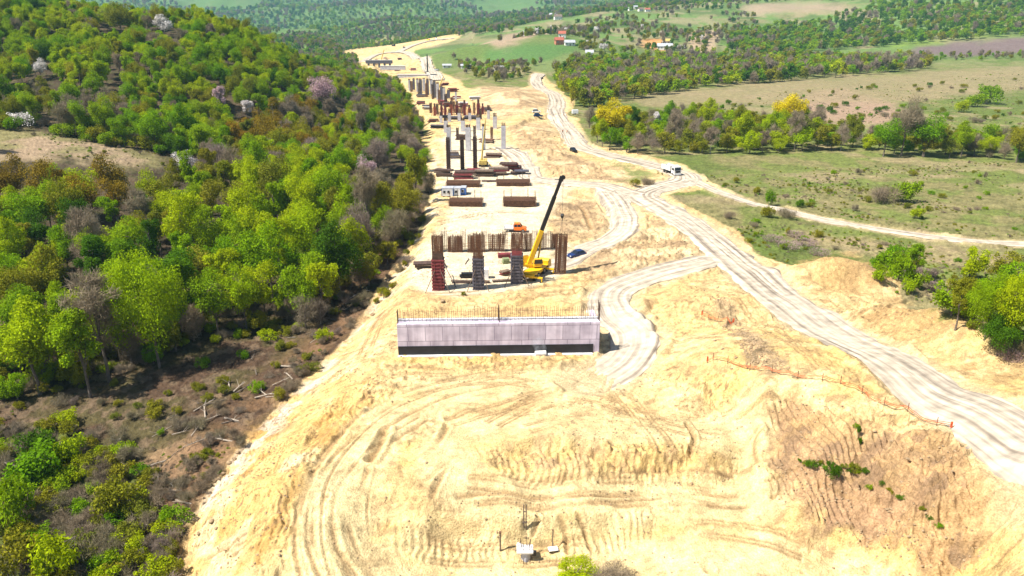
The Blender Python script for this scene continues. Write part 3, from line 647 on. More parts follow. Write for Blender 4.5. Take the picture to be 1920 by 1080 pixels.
    mixc(Z['rough'] * .8, (.42, .29, .17)); mixc(Z['rough'] * sstep(.52, .6, fbm(X * .9, Y * .9, 81, 3)) * .8, (.16, .12, .07))
    for k in ('mound1', 'mound2'):
        mixc(Z[k], (.44, .29, .125)); mixc(Z[k] * sstep(.5, .65, mid) * .6, (.38, .24, .11))
    mixc(Z['grass_in'] * sstep(.35, .55, mid), (.20, .21, .07))
    band = np.exp(-((X / Y - np.interp(np.log(Y), *TOE) - 1.5 / Y) * Y / 3) ** 2) * (Y > 75) * (Y < 300) * wk     # dumped pale rock along the edge
    mixc(band * sstep(.42, .58, fbm(X * .4, Y * .4, 83, 3)) * .7, (.52, .46, .38))
    mixc(lm * .75 * w_ * (.5 + .5 * sstep(.35, .6, fbm(X * .3, Y * .3, 88, 3))), (.65, .51, .27))
    crack_shade = sstep(.955, .985, 1 - np.abs(2 * fbm(X * .55, Y * .8, 89, 3) - 1)) * sstep(.5, .6, fbm(X * .12, Y * .12, 93, 2)) * (1 - lm)
    mixc(crack_shade * w_ * .9 * (Y < 200), (.22, .135, .065))  # crevice shade painted as dark lines, with no relief beneath
    mixc(tr * .85 * w_, (.31, .195, .09))
    gb = np.exp(-((X / Y - np.interp(np.log(Y), *TOE) + 5.0 / Y) * Y / 5) ** 2) * (Y < 220) * left
    mixc(gb * .8 * sstep(.38, .55, mid), (.17, .095, .052))
    # dust beside the roads
    dust = 1 - sstep(0, 2.6, rd + (mid - .5) * 4)
    mixc(dust * .8 * (~left), (.52, .395, .23))
    V = np.stack([X, Y, z], 1)
    nr, nc = len(yy), len(uu); i = np.arange(nr * nc).reshape(nr, nc)
    F = np.stack([i[:-1, :-1], i[:-1, 1:], i[1:, 1:], i[1:, :-1]], -1).reshape(-1, 4)
    me = np_mesh('ground', V, F, smooth=True)
    at_ = me.attributes.new('soil', 'FLOAT_COLOR', 'POINT')
    at_.data.foreach_set('color', np.concatenate([np.clip(C, .004, .9), np.ones((len(X), 1))], 1).astype(np.float32).ravel())
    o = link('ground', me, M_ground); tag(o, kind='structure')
build_ground()

def build_road(name, wd, L, lift):
    d = np.gradient(L, axis=0); d /= np.linalg.norm(d, axis=1)[:, None] + 1e-9; nrm = np.stack([-d[:, 1], d[:, 0]], 1)
    s = np.concatenate([[0], np.cumsum(np.linalg.norm(np.diff(L, axis=0), axis=1))])
    n = 22; c = np.linspace(-1, 1, n)
    hl = wd / 2 * (1 + .3 * (fbm(s * .22, s * 0, 91, 4) - .5) * 2); hr = wd / 2 * (1 + .3 * (fbm(s * .22, s * 0 + 9, 92, 4) - .5) * 2)
    off = np.where(c[None] < 0, c[None] * hl[:, None], c[None] * hr[:, None])
    X = L[:, 0:1] + nrm[:, 0:1] * off; Y = L[:, 1:2] + nrm[:, 1:2] * off
    z = base_h(X.ravel(), Y.ravel()).reshape(X.shape)
    rut = sum(np.exp(-((off - r - .25 * (vn(s * .05, s * 0, 95)[:, None] - .5) * 4) / .5) ** 2) for r in (-wd * .26, wd * .22))
    endd = np.minimum(s, s[-1] - s)[:, None]
    z = z - .5 * (1 - sstep(0, 7, endd)) + lift - .03 * rut + .12 * (fbm(X * .8, Y * .8, 96, 3) - .5) + sstep(450, 700, Y) * .6 - .2 * (np.abs(c[None]) > .99)
    UV = np.stack([off + 3, np.repeat(s[:, None], n, 1)], -1).reshape(-1, 2)
    i = np.arange(len(L) * n).reshape(len(L), n)
    F = np.stack([i[:-1, :-1], i[:-1, 1:], i[1:, 1:], i[1:, :-1]], -1).reshape(-1, 4)
    P = np.stack([X, Y, z], -1).reshape(-1, 3)
    e1 = P[F[:, 1]] - P[F[:, 0]]; e2 = P[F[:, 3]] - P[F[:, 0]]
    if np.cross(e1, e2)[:, 2].mean() < 0: F = F[:, ::-1]
    me = np_mesh(name, P, F, UV, True); o = link(name, me, M_road); tag(o, kind='structure')
for k, (n, wd, L) in enumerate(road_lines):
    dense = [L[0]]
    for a, b in zip(L[:-1], L[1:]):
        m_ = max(1, int(np.linalg.norm(b - a) / 1.2)); m_ = min(m_, 12)
        for q in range(1, m_ + 1): dense.append(a + (b - a) * q / m_)
    build_road(n, wd, np.array(dense), .05 + .012 * k)
# ------------------------------------------------------------------ small mesh builder
class MB:
    def __init__(s): s.bm = bmesh.new(); s.mi = 0
    def _m(s, fs):
        for f in fs: f.material_index = s.mi
    def box(s, c, size, rot=None, taper=1.0, bev=0.0):
        x, y, z = [q / 2 for q in size]; vs = []
        for dz, k in ((-z, 1.0), (z, taper)):
            for dx, dy in ((-x, -y), (x, -y), (x, y), (-x, y)):
                v = Vector((dx * k, dy * k, dz))
                if rot is not None: v = rot @ v
                vs.append(s.bm.verts.new(v + Vector(c)))
        fs = [s.bm.faces.new([vs[i] for i in q]) for q in ((3, 2, 1, 0), (4, 5, 6, 7), (0, 1, 5, 4), (1, 2, 6, 5), (2, 3, 7, 6), (3, 0, 4, 7))]
        s._m(fs)
        if bev:
            es = list({e for f in fs for e in f.edges})
            r = bmesh.ops.bevel(s.bm, geom=es, offset=bev, segments=2, affect='EDGES', profile=.6); s._m(r['faces'])
        return s
    def bar(s, a, b, r0, r1=None, n=6, cap=True):
        a = Vector(a); b = Vector(b); r1 = r0 if r1 is None else r1; d = b - a
        q = d.to_track_quat('Z', 'Y'); A, B = [], []
        for i in range(n):
            t = 2 * math.pi * i / n + math.pi / n; e = Vector((math.cos(t), math.sin(t), 0))
            A.append(s.bm.verts.new(a + q @ (e * r0))); B.append(s.bm.verts.new(b + q @ (e * r1)))
        fs = [s.bm.faces.new((A[i], A[(i + 1) % n], B[(i + 1) % n], B[i])) for i in range(n)]
        if cap: fs += [s.bm.faces.new(A[::-1]), s.bm.faces.new(B)]
        s._m(fs); return s
    def prof(s, pts, y0, y1, k=1.0, bev=0.0):
        """side profile (x, z) extruded across y; k narrows the upper points"""
        zs = [p[1] for p in pts]; lo, hi = min(zs), max(zs); L = []; Rr = []; mid = (y0 + y1) / 2
        for x, z in pts:
            t = (z - lo) / (hi - lo + 1e-6); f = 1 + (k - 1) * t
            L.append(s.bm.verts.new((x, mid + (y0 - mid) * f, z))); Rr.append(s.bm.verts.new((x, mid + (y1 - mid) * f, z)))
        n = len(pts); fs = [s.bm.faces.new(L), s.bm.faces.new(Rr[::-1])]
        fs += [s.bm.faces.new((L[(i + 1) % n], L[i], Rr[i], Rr[(i + 1) % n])) for i in range(n)]
        bmesh.ops.recalc_face_normals(s.bm, faces=fs); s._m(fs)
        if bev:
            es = list({e for f in fs for e in f.edges})
            r = bmesh.ops.bevel(s.bm, geom=es, offset=bev, segments=2, affect='EDGES', profile=.6); s._m(r['faces'])
        return s
    def mesh(s, name):
        me = bpy.data.meshes.new(name); s.bm.to_mesh(me); s.bm.free(); return me
    def obj(s, name, m, parent=None): return link(name, s.mesh(name), m, parent)
def thing(name, loc, rz=0, label=None, cat=None, group=None):
    o = bpy.data.objects.new(name, None); o.empty_display_size = .5; COL.objects.link(o)
    o.location = loc; o.rotation_euler = (0, 0, rz); return tag(o, label, cat, group)
def copy_tree(o, parent=None):
    c = o.copy(); COL.objects.link(c)
    if parent: c.parent = parent
    for ch in [q for q in KIDS.get(o.name, [])]: copy_tree(ch, c)
    return c
KIDS = {}
def kids_of(o):
    KIDS[o.name] = list(o.children)
    for c in o.children: kids_of(c)
ORD = ['leftmost', 'second from the left', 'third from the left', 'fourth from the left', 'fifth from the left', 'sixth from the left', 'seventh from the left', 'eighth from the left', 'ninth from the left', 'tenth from the left', 'eleventh from the left', 'twelfth from the left', 'thirteenth from the left', 'fourteenth from the left']
def order(i, n): return 'rightmost' if i == n - 1 else ORD[i]

# ------------------------------------------------------------------ abutment wall
def build_abutment():
    a = Vector(on_plane(747, 667)); b = Vector(on_plane(1123, 662)); c = (a + b) / 2; L = (b - a).length
    rz = math.atan2(b.y - a.y, b.x - a.x)
    top = zat(606, c.y); mid = zat(647, c.y); T = 1.7
    t = thing('bridge_abutment', (c.x, c.y, 0), rz, 'long grey concrete bridge abutment wall with black coated base and rusty starter bars', 'abutment')
    MB().box((0, T / 2, top / 2 - .6), (L, T, top + 1.2), bev=.04).obj('wall', M_panel, t)
    MB().box((-.45, -.035, (mid - .15) / 2), (L - .94, .07, mid + .15)).obj('bitumen_coating', M_bitumen, t)  # bitumen coat; its right end runs on in place of the shadow there
    MB().box((0, T - .25, top + .14), (L - .02, .5, .28), bev=.02).box((L * .28, .55, top + .06), (L * .42, .9, .12), bev=.02).obj('coping', M_pale, t)
    MB().box((L / 2 - .35, T + 2.6, top * .43 - .3), (.7, 5.2, top * .86 + .6), bev=.03).obj('wing_wall', M_panel, t)
    MB().box((-.5, -.32, -.32), (L - 1, .55, .9)).obj('footing', M_pale, t)
    bm1 = MB(); bm1.bar((0, 0, 0), (0, 0, 2.2), .032, n=4); me = bm1.mesh('starter_bar')
    N = 96
    for i in range(N):
        o = link('starter_bar', me, M_rebar if i == 0 else None, t)
        x = -L / 2 + .25 + (L - .5) * i / (N - 1) + rnd.uniform(-.06, .06)
        o.location = (x, .9 if i % 2 else 1.35, top - .05); o.rotation_euler = (rnd.uniform(-.03, .03), rnd.uniform(-.04, .04), 0)
        o.scale = (1, 1, rnd.uniform(.72, 1.12))
    for x, h, ww in ((-L / 2 + .12, 2.0, .12), (L / 2 - .12, 2.9, .14), (.05, 2.5, .11)):
        g = MB()
        for k in range(5): g.bar((x + rnd.uniform(-ww, ww), .3 + .28 * k, top - .1), (x + rnd.uniform(-ww, ww), .3 + .28 * k, top + h * rnd.uniform(.9, 1)), .06, n=4)
        g.obj('corner_bar_bundle', M_rebar_d, t)
    for z in (.55, 1.5):
        MB().bar((-L / 2 + .2, 1.12, top + z), (L / 2 - .2, 1.12, top + z), .02, n=4).obj('horizontal_bar', M_rebar, t)
    # loose blocks and a barrel on the ground in front
    return c, L, top
AB = build_abutment()

def build_smoke():
    bm = bmesh.new(); bmesh.ops.create_icosphere(bm, subdivisions=3, radius=1)
    for v in bm.verts: v.co = Vector((v.co.x * (1.0 + .35 * max(0, v.co.z)), v.co.y * .8, v.co.z * 2.0 + 1.9)); v.co.x += .35 * math.sin(v.co.z * 1.7)
    me = bpy.data.meshes.new('smoke'); bm.to_mesh(me); bm.free(); o = link('smoke', me); o.location = (*on_plane(1012, 668)[:2], .1); o.location.y -= 1.4
    m = bpy.data.materials.new('thin_smoke'); m.use_nodes = True; t = m.node_tree; t.nodes.clear(); ou = t.nodes.new('ShaderNodeOutputMaterial'); pv = t.nodes.new('ShaderNodeVolumePrincipled')
    g = t.nodes.new('ShaderNodeTexCoord'); n = t.nodes.new('ShaderNodeTexNoise'); n.inputs['Scale'].default_value = 1.1; n.inputs['Detail'].default_value = 3; t.links.new(g.outputs['Object'], n.inputs['Vector'])
    mr = t.nodes.new('ShaderNodeMapRange'); mr.inputs[1].default_value = .42; mr.inputs[2].default_value = .75; mr.inputs[3].default_value = 0; mr.inputs[4].default_value = .5; t.links.new(n.outputs['Fac'], mr.inputs[0]); t.links.new(mr.outputs[0], pv.inputs['Density'])
    pv.inputs['Color'].default_value = (.8, .82, .86, 1); t.links.new(pv.outputs[0], ou.inputs['Volume']); me.materials.append(m); tag(o, 'thin pale smoke drifting up before the black base of the abutment', 'smoke', kind='stuff')
build_smoke()

# ------------------------------------------------------------------ reinforcement cages and shuttered piers
def cage_mesh(w_, d, h, nb=9, r=.045, hoops=None, fill=0, tops=.5):
    m = MB(); nd = max(2, int(nb * d / w_))
    pts = [(-w_ / 2 + w_ * i / (nb - 1), s * d / 2) for i in range(nb) for s in (-1, 1)] + [(s * w_ / 2, -d / 2 + d * i / nd) for i in range(1, nd) for s in (-1, 1)]
    for k in range(fill): pts.append((rnd.uniform(-.46, .46) * w_, rnd.uniform(-.4, .4) * d))
    for x, y in pts:
        m.bar((x, y, 0), (x + rnd.uniform(-.05, .05), y, h * rnd.uniform(.96, 1.0) + rnd.uniform(0, tops) * (rnd.random() < .4)), r, n=4, cap=False)
    hoops = hoops or int(h / .45)
    for i in range(hoops):
        z = h * (i + .5) / hoops
        for q0, q1 in (((-1, -1), (1, -1)), ((1, -1), (1, 1)), ((1, 1), (-1, 1)), ((-1, 1), (-1, -1))):
            m.bar((q0[0] * w_ / 2, q0[1] * d / 2, z), (q1[0] * w_ / 2, q1[1] * d / 2, z), r * .8, n=4, cap=False)
    return m
def ribbed_form(w_, d, h, mi_rib=1, step=.62):
    m = MB(); m.box((0, 0, h / 2), (w_, d, h)); m.mi = 1
    n = int(h / step)
    for i in range(n + 1):
        z = .1 + (h - .2) * i / n
        m.box((0, -d / 2 - .07, z), (w_ + .3, .2, .26)); m.box((0, d / 2 + .07, z), (w_ + .3, .2, .26))
        m.box((-w_ / 2 - .07, 0, z), (.12, d, .13)); m.box((w_ / 2 + .07, 0, z), (.12, d, .13))
    for x in (-w_ * .28, w_ * .28):
        m.box((x, -d / 2 - .18, h / 2), (.12, .1, h)); m.box((x, d / 2 + .18, h / 2), (.12, .1, h))
    return m
def pier(px, yb, yf, yt, wpx, form, rib, label, mid_m=None, ymid=None):
    p = on_plane(px, yb); s = ppm(p); W = wpx / s * .86
    hf = zat(yf, p[1]); ht = zat(yt, p[1])
    t = thing('bridge_pier', (p[0], p[1] + W / 2, 0), 0, label, 'bridge pier', 'piers under construction behind the abutment')
    o = ribbed_form(W, W * .95, hf).obj('formwork', [form, rib], t)
    h0 = hf
    if ymid:
        hm = zat(ymid, p[1]); MB().box((0, 0, (hf + hm) / 2 + .002), (W * .94, W * .9, hm - hf), bev=.03).obj('upper_shutter', mid_m, t); h0 = hm
    c = cage_mesh(W * .9, W * .85, ht - h0 + .4, 11, .05, fill=18).obj('rebar_cage', M_rebar, t); c.location.z = h0 - .4
    g = MB()
    for sx in (-1, 1): g.bar((sx * W * .2, -W * .5, hf * .72), (sx * W * 1.1, -W * 1.2, .05), .07, n=5)
    g.obj('prop', M_timber, t)
    return t
pier(822, 545, 488, 446, 24, M_red, M_ribred, 'bridge pier in red ribbed formwork with rusty rebar cage on top', M_rebar_d, 476)
pier(897, 544, 486, 442, 22, M_greyform, M_rib, 'middle bridge pier in dark grey ribbed formwork topped by rusty bars')
pier(969, 533, 480, 441, 24, M_greyform, M_rib, 'grey ribbed pier formwork beside the yellow crane', M_red, 471)
MB().box((0, 0, 0), (1.5, 1.2, 1.9), bev=.05).obj('white_water_tank', M_white).location = Vector(on_plane(909, 521)) + Vector((0, 0, .95))
tag(bpy.data.objects['white_water_tank'], 'small white square tank standing beside the middle grey pier formwork', 'tank')

def cage_thing(px, yb, yt, wpx, label, group='reinforcement cages behind the piers', lean=0, m=None, d=1.1, fill=16, nb=9, r=.05):
    p = on_plane(px, yb); s = ppm(p); W = wpx / s; h = zat(yt, p[1])
    o = cage_mesh(W, d, h, nb, r, fill=fill).obj('rebar_cage', m or M_rebar)
    o.location = (p[0], p[1], 0); o.rotation_euler = (rnd.uniform(-.03, .03), lean, 0)
    return tag(o, label, 'rebar cage', group)
LC = [(821, 472, 443, 13, 0), (847, 472, 443, 14, 1), (861, 472, 443, 12, 1), (883, 472, 442, 12, 1), (900, 471, 441, 20, 1), (924, 470, 440, 17, 1), (939, 470, 439, 13, 1), (970, 470, 438, 25, 1), (991, 469, 438, 12, 1), (1015, 466, 438, 18, 1), (1038, 464, 439, 13, 1)]
for i, (px, yb, yt, wp, _) in enumerate(LC):
    cage_thing(px, yb, yt, wp, 'dense rusty rebar cage, %s of the row behind the shuttered piers' % order(i, len(LC)), lean=rnd.uniform(-.05, .05), fill=22, nb=9)
LT = [833, 869, 908, 947, 982, 1003, 1030]
for i, px in enumerate(LT):
    p = on_plane(px, 468); s = ppm(p)
    o = cage_mesh(9 / s, .7, zat(433, p[1]), 4, .035, hoops=10, fill=1, tops=.8).obj('open_cage', M_timber)
    o.location = (p[0], p[1], 0); tag(o, 'slim open rebar frame, %s among the dense rusty cages' % order(i, len(LT)), 'open cage', 'open frames among the cages')
# the cage hanging from the crane
pc = on_plane(1050, 512)
o = cage_mesh(20 / ppm(pc), 1.5, zat(440, pc[1]), 9, .07, fill=14).obj('hoisted_rebar_cage', M_rebar); o.location = (pc[0], pc[1], .1); o.rotation_euler = (0, .025, 0)
tag(o, 'tall rusty rebar cage standing upright under the crane hook', 'rebar cage')
CAGE_TOP = Vector((pc[0], pc[1], zat(440, pc[1]) + .1))

def stack(px, py, n, size, rz, m, label, cat='formwork stack', name='formwork_stack', part='panel', spread=.3):
    p = at(px, py); t = thing(name, p - Vector((0, 0, .05)), rz, label, cat); z = 0; lx, ly, lz = size
    for k in range(n):
        mm = m if not isinstance(m, (list, tuple)) else m[k % len(m)]
        b = MB(); b.box((0, 0, 0), (lx * rnd.uniform(.8, 1), ly * rnd.uniform(.8, 1), lz), bev=.02)
        for q in range(5): b.box((-lx * .36 + lx * .18 * q, 0, lz / 2 + .03), (.1, ly * .75, .06))
        o = b.obj(part, mm, t)
        o.location = (rnd.uniform(-spread, spread), rnd.uniform(-spread, spread), z + lz / 2); o.rotation_euler = (0, 0, rnd.uniform(-.12, .12)); z += lz + .07
    return t
stack(806, 500, 4, (6.2, 2.2, .22), .05, [M_timber, M_rebar_d], 'dark pile of timber and formwork at the left of the red pier', spread=.6)
stack(888, 520, 3, (5.6, 1.1, .3), .02, M_black, 'stack of black steel beams lying behind the middle pier', 'steel beams', 'beam_stack', 'beam')
stack(882, 530, 2, (7.5, .6, .25), -.02, [M_rebar_d, M_timber], 'low brown beams lying between the red and middle piers', 'steel beams', 'beam_stack', 'beam')
stack(942, 527, 2, (4.5, .7, .22), .1, [M_black, M_timber], 'short dark beams lying between the two grey piers', 'steel beams', 'beam_stack', 'beam')
stack(946, 483, 3, (3.2, 1.3, .28), 0, M_red, 'dark red formwork panels stacked behind the gap between the grey piers', spread=.1)
stack(948, 493, 2, (1.6, 1.4, .5), .3, M_tarp, 'small heap under green tarpaulin behind the grey piers', 'covered heap', 'covered_heap', 'cover', .15)
stack(944, 514, 4, (2.2, 1.2, .2), .6, [M_red, M_timber], 'jumble of reddish boards left of the right hand pier', spread=.5)
for a_, b_, lb in (((834, 517), (855, 540), 'timber prop leaning beside the red pier formwork'), ((879, 486), (872, 496), 'short plank lying behind the middle pier')):
    A = at(*a_); B = at(*b_); o = MB().bar(A + Vector((0, 0, 2.2 if a_[0] == 834 else .2)), B + Vector((0, 0, .1)), .09, n=5).obj('timber_prop', M_timber); tag(o, lb, 'prop')

# ------------------------------------------------------------------ wheels and vehicles (x forward, y left)
def wheel(parent, x, y, r, wd, rim=True):
    m = MB(); m.bar((x, y - wd / 2, r), (x, y + wd / 2, r), r, n=16); o = m.obj('wheel', M_rubber, parent)
    if rim:
        s = 1 if y > 0 else -1
        MB().bar((x, y + s * (wd / 2 - .02), r), (x, y + s * (wd / 2 + .02), r), r * .58, n=12).obj('rim', M_rim, o)
    return o
def car(px, py, rz, paint, label, cat='car', name='parked_car', L=4.2, W=1.78, H=1.5, group=None, simple=False):
    t = thing(name, at(px, py), rz, label, cat, group); h = L / 2
    MB().prof([(-h, .38), (-h + .05, .82), (-h + .35, .93), (h - 1.15, .95), (h - .25, .78), (h, .6), (h, .32), (-h + .1, .28)], -W / 2, W / 2, .94, .06).obj('body', paint, t)
    MB().prof([(-h + .22, .9), (-h + .75, H - .06), (h - 2.05, H - .06), (h - 1.15, .93)], -W / 2 + .07, W / 2 - .07, .80).obj('window_band', M_glass, t)
    MB().prof([(-h + .62, H - .12), (-h + .85, H), (h - 2.2, H), (h - 1.98, H - .12)], -W / 2 + .2, W / 2 - .2, .95, .03).obj('roof', paint, t)
    for sx in (-1, 1):
        for sy in (-1, 1): wheel(t, sx * (h - .8), sy * (W / 2 - .1), .32, .22)
        if not simple:
            MB().box((h - .07, sx * (W / 2 - .28), .66), (.12, .36, .14)).obj('headlight', M_lamp, t)
            MB().box((-h + .05, sx * (W / 2 - .25), .78), (.1, .26, .2)).obj('tail_light', M_tail, t)
            MB().box((h - 1.55, sx * (W / 2 + .06), .98), (.16, .16, .12)).obj('wing_mirror', paint, t)
    if not simple:
        for sx in (-1, 1):
            for xx in (h - 1.5, -.1, -h + .75): MB().bar((xx - .1, sx * (W / 2 - .1), .92), (xx - .28, sx * (W / 2 - .2), H - .1), .04, n=4).obj('roof_pillar', paint, t)
    return t
car(1081, 480, R(212), M_blue, 'dark blue hatchback parked on the track right of the crane', L=4.2)
car(1075, 285, R(-75), M_black, 'small dark car with pale roof driving along the haul road', L=4.1, simple=True)
car(1009, 219, R(10), M_blue, 'dark blue and white van parked left of the haul road bend', 'van', 'parked_van', 4.8, 1.9, 1.9, simple=True)
car(1006, 211, R(5), M_white, 'white van parked just behind the blue one at the road bend', 'van', 'parked_van', 4.6, 1.9, 1.9, simple=True)
car(1016, 147, R(30), M_black, 'dark car at the far end of the haul road', simple=True)

def pickup():
    t = thing('pickup_truck', at(967, 434), R(-4), 'orange crew cab pickup truck with white flat bed standing behind the cages', 'pickup truck')
    MB().box((-.1, 0, .55), (5.2, .9, .22), bev=.02).obj('chassis', M_black, t)
    MB().prof([(-.45, .5), (-.45, 1.25), (1.55, 1.28), (2.35, 1.12), (2.62, .85), (2.62, .42)], -.98, .98, .94, .06).obj('cab', M_oran, t)
    MB().prof([(-.40, 1.22), (-.34, 1.95), (1.0, 1.95), (1.6, 1.24)], -.9, .9, .86).obj('window_band', M_glass, t)
    MB().prof([(-.42, 1.88), (-.38, 2.06), (.98, 2.06), (1.14, 1.88)], -.84, .84, .95, .04).obj('roof', M_oran, t)
    for sy in (-1, 1):
        for xx, x2 in ((-.36, -.32), (.42, .42), (1.5, 1.02)): MB().bar((xx, sy * .9, 1.22), (x2, sy * .79, 1.95), .05, n=4).obj('roof_pillar', M_oran, t)
        for xx in (-1.7, 1.75): wheel(t, xx, sy * .86, .4, .28)
        MB().box((2.6, sy * .68, .85), (.08, .36, .2)).obj('headlight', M_lamp, t)
        MB().box((-1.6, sy * 1.02, 1.0), (2.2, .05, .36)).obj('side_board', M_white, t)
    MB().box((-1.6, 0, .8), (2.25, 2.06, .12)).obj('flat_bed', M_white, t)
    MB().box((-2.72, 0, 1.0), (.05, 2.0, .36)).obj('tail_board', M_white, t)
    MB().box((-.56, 0, 1.4), (.06, 1.9, .9)).obj('headboard', M_white, t)
    MB().box((.3, 0, 2.12), (.25, .9, .12), bev=.03).obj('beacon_bar', M_yellow, t)
pickup()

def dump_truck(px, py, rz, label, body_m):
    t = thing('dump_truck', at(px, py), rz, label, 'truck')
    MB().box((-.3, 0, .95), (8.0, 1.0, .35), bev=.03).obj('chassis', M_black, t)
    c = MB().prof([(2.2, .7), (2.2, 2.95), (2.35, 3.1), (3.95, 3.05), (4.15, 2.0), (4.2, .6)], -1.25, 1.25, .97, .06).obj('cab', M_white, t)
    MB().prof([(4.02, 1.85), (3.96, 2.75), (4.05, 2.75), (4.19, 1.85)], -1.08, 1.08).obj('windscreen', M_glass, t)
    for sy in (-1, 1):
        MB().box((3.15, sy * 1.235, 2.25), (1.1, .05, .8)).obj('side_window', M_glass, t)
        MB().box((4.2, sy * .85, 1.0), (.08, .45, .28)).obj('headlight', M_lamp, t)
        MB().box((4.05, sy * 1.5, 2.2), (.12, .25, .6)).obj('wing_mirror', M_black, t)
        for xx in (3.1, -1.1, -2.6): wheel(t, xx, sy * 1.05, .52, .42)
    MB().box((4.2, 0, 1.45), (.06, 1.7, .6)).obj('grille', M_black, t)
    MB().box((4.25, 0, .62), (.2, 2.4, .3), bev=.03).obj('bumper', M_white, t)
    b = MB()
    b.box((-1.4, 0, 1.35), (5.6, 2.4, .12)); 
    for sy in (-1, 1): b.box((-1.4, sy * 1.2, 2.05), (5.6, .1, 1.4))
    b.box((1.45, 0, 2.2), (.1, 2.5, 1.75)); b.box((-4.2, 0, 1.95), (.1, 2.5, 1.25)); b.box((1.9, 0, 3.12), (.9, 2.4, .08))
    for i in range(6):
        for sy in (-1, 1): b.box((-3.9 + i, sy * 1.29, 2.05), (.12, .08, 1.35))
    b.obj('tipper_body', body_m, t)
    return t
dump_truck(1258, 325, R(-72), 'white dump truck driving toward the viewer at the haul road junction', M_white)

# ------------------------------------------------------------------ telescopic crane
def crane():
    base = Vector(on_plane(1006, 515)); rz = R(66)
    t = thing('mobile_crane', base, rz, 'yellow telescopic mobile crane with black boom holding a rebar cage upright', 'crane')
    MB().box((0, 0, 1.05), (9.2, 2.3, .55), bev=.05).box((-1, 0, 1.42), (6.2, 2.6, .2), bev=.03).obj('carrier', M_yellow, t)
    MB().prof([(3.2, .7), (3.2, 2.1), (3.5, 2.3), (4.5, 2.2), (4.85, 1.5), (4.85, .6)], -1.25, 1.25, .95, .06).obj('driving_cab', M_yellow, t)
    MB().prof([(4.52, 1.45), (4.36, 2.1), (4.5, 2.1), (4.9, 1.45)], -1.05, 1.05).obj('windscreen', M_glass, t)
    for x in (-3.4, -1.9, 1.2, 2.7):
        for sy in (-1, 1): wheel(t, x, sy * 1.02, .6, .42)
    for x in (-4.2, 1.9):
        for sy in (-1, 1):
            o = MB().box((x, sy * 2.0, .95), (.35, 1.9, .3)).bar((x, sy * 2.8, .95), (x, sy * 2.8, .15), .12, n=8).obj('outrigger', M_yellow, t)
            MB().bar((x, sy * 2.8, .02), (x, sy * 2.8, .16), .4, n=10).obj('outrigger_pad', M_black, o)
    inv = Matrix.Rotation(-rz, 3, 'Z')
    def loc(P): return inv @ (Vector(P) - base)
    piv = Vector((xat(992, 494, base.y), base.y, zat(494, base.y))); tip = Vector((pc[0] - .15, pc[1], zat(335, pc[1])))
    a = loc(piv); b = loc(tip); d = (b - a).normalized(); side = d.cross(Vector((0, 0, 1))).normalized(); up = side.cross(d)
    rot = Matrix((d, side, up)).transposed()
    u = MB(); cx = Vector((a.x + .9, a.y + .1, 0)); hz = Matrix.Rotation(math.atan2(d.y, d.x), 3, 'Z')
    u.bar((cx.x, cx.y, 1.5), (cx.x, cx.y, 1.8), 1.1, n=20); u.box((cx.x, cx.y, 2.05), (4.4, 2.4, .5), hz, bev=.05)
    for s in (-1, 1): u.box(tuple(cx + hz @ Vector((-.8, .45 * s, 2.9))), (1.6, .12, 1.5), hz, taper=.6)
    u.obj('slewing_platform', M_yellow, t)
    MB().box(tuple(cx + hz @ Vector((-2.3, 0, 2.5))), (1.0, 2.5, 1.3), hz, bev=.08).obj('counterweight', M_yellow, t)
    k = MB().box(tuple(cx + hz @ Vector((1.2, -1.25, 2.6))), (1.7, .95, 1.6), hz, taper=.85, bev=.06).obj('operator_cab', M_yellow, t)
    MB().box(tuple(cx + hz @ Vector((1.3, -1.27, 2.85))), (1.76, .99, .8), hz, taper=.88).obj('cab_window', M_glass, k)
    total = (b - a).length
    MB().box(tuple(a + d * total * .20), (total * .40, .70, .86), rot, bev=.06).obj('boom_base', M_yellow, t)
    MB().box(tuple(a + d * total * .22 - up * .47 + side * .0), (total * .32, .4, .10), rot).obj('boom_wear_strip', M_rebar_d, t)
    MB().box(tuple(a + d * total * .585), (total * .43, .58, .72), rot, bev=.04).obj('boom_section', M_black, t)
    MB().box(tuple(a + d * total * .885), (total * .22, .46, .58), rot, bev=.03).obj('boom_tip_section', M_black, t)
    h = MB(); h.box(tuple(b), (.9, .5, .8), rot, bev=.05)
    for s in (-.15, .15): h.bar(tuple(b - up * .25 + d * .35 + side * (s - .06)), tuple(b - up * .25 + d * .35 + side * (s + .06)), .42, n=12)
    h.bar(tuple(b + up * .3 - d * .3), tuple(b + up * 1.2 - d * .5), .07, n=5)
    h.obj('boom_head', M_black, t)
    c0 = cx + hz @ Vector((1.4, 0, 2.3)); c1 = a + d * total * .34 - up * .55
    MB().bar(tuple(c0), tuple(c0 + (c1 - c0) * .6), .17, n=8).bar(tuple(c0 + (c1 - c0) * .6), tuple(c1), .11, n=8).obj('luffing_cylinder', M_yellow_d, t)
    hk = Vector((tip.x + .35, tip.y, zat(405, tip.y))); ht = loc(hk); tp = Vector((ht.x, ht.y, b.z))
    MB().bar(tuple(tp), tuple(ht + Vector((0, 0, .4))), .03, n=4).obj('hoist_rope', M_rope, t)
    q = MB().box(tuple(ht), (.6, .35, .9), bev=.08).bar(tuple(ht + Vector((0, -.22, .1))), tuple(ht + Vector((0, .22, .1))), .38, n=12)
    for i in range(6):
        a0 = math.pi * (1.0 + i * .2) ; a1 = math.pi * (1.0 + (i + 1) * .2)
        q.bar(tuple(ht + Vector((.22 * math.cos(a0), 0, -.7 + .22 * math.sin(a0)))), tuple(ht + Vector((.22 * math.cos(a1), 0, -.7 + .22 * math.sin(a1)))), .06, n=5)
    q.obj('hook_block', M_black, t)
    cl = loc(CAGE_TOP); sgl = MB()
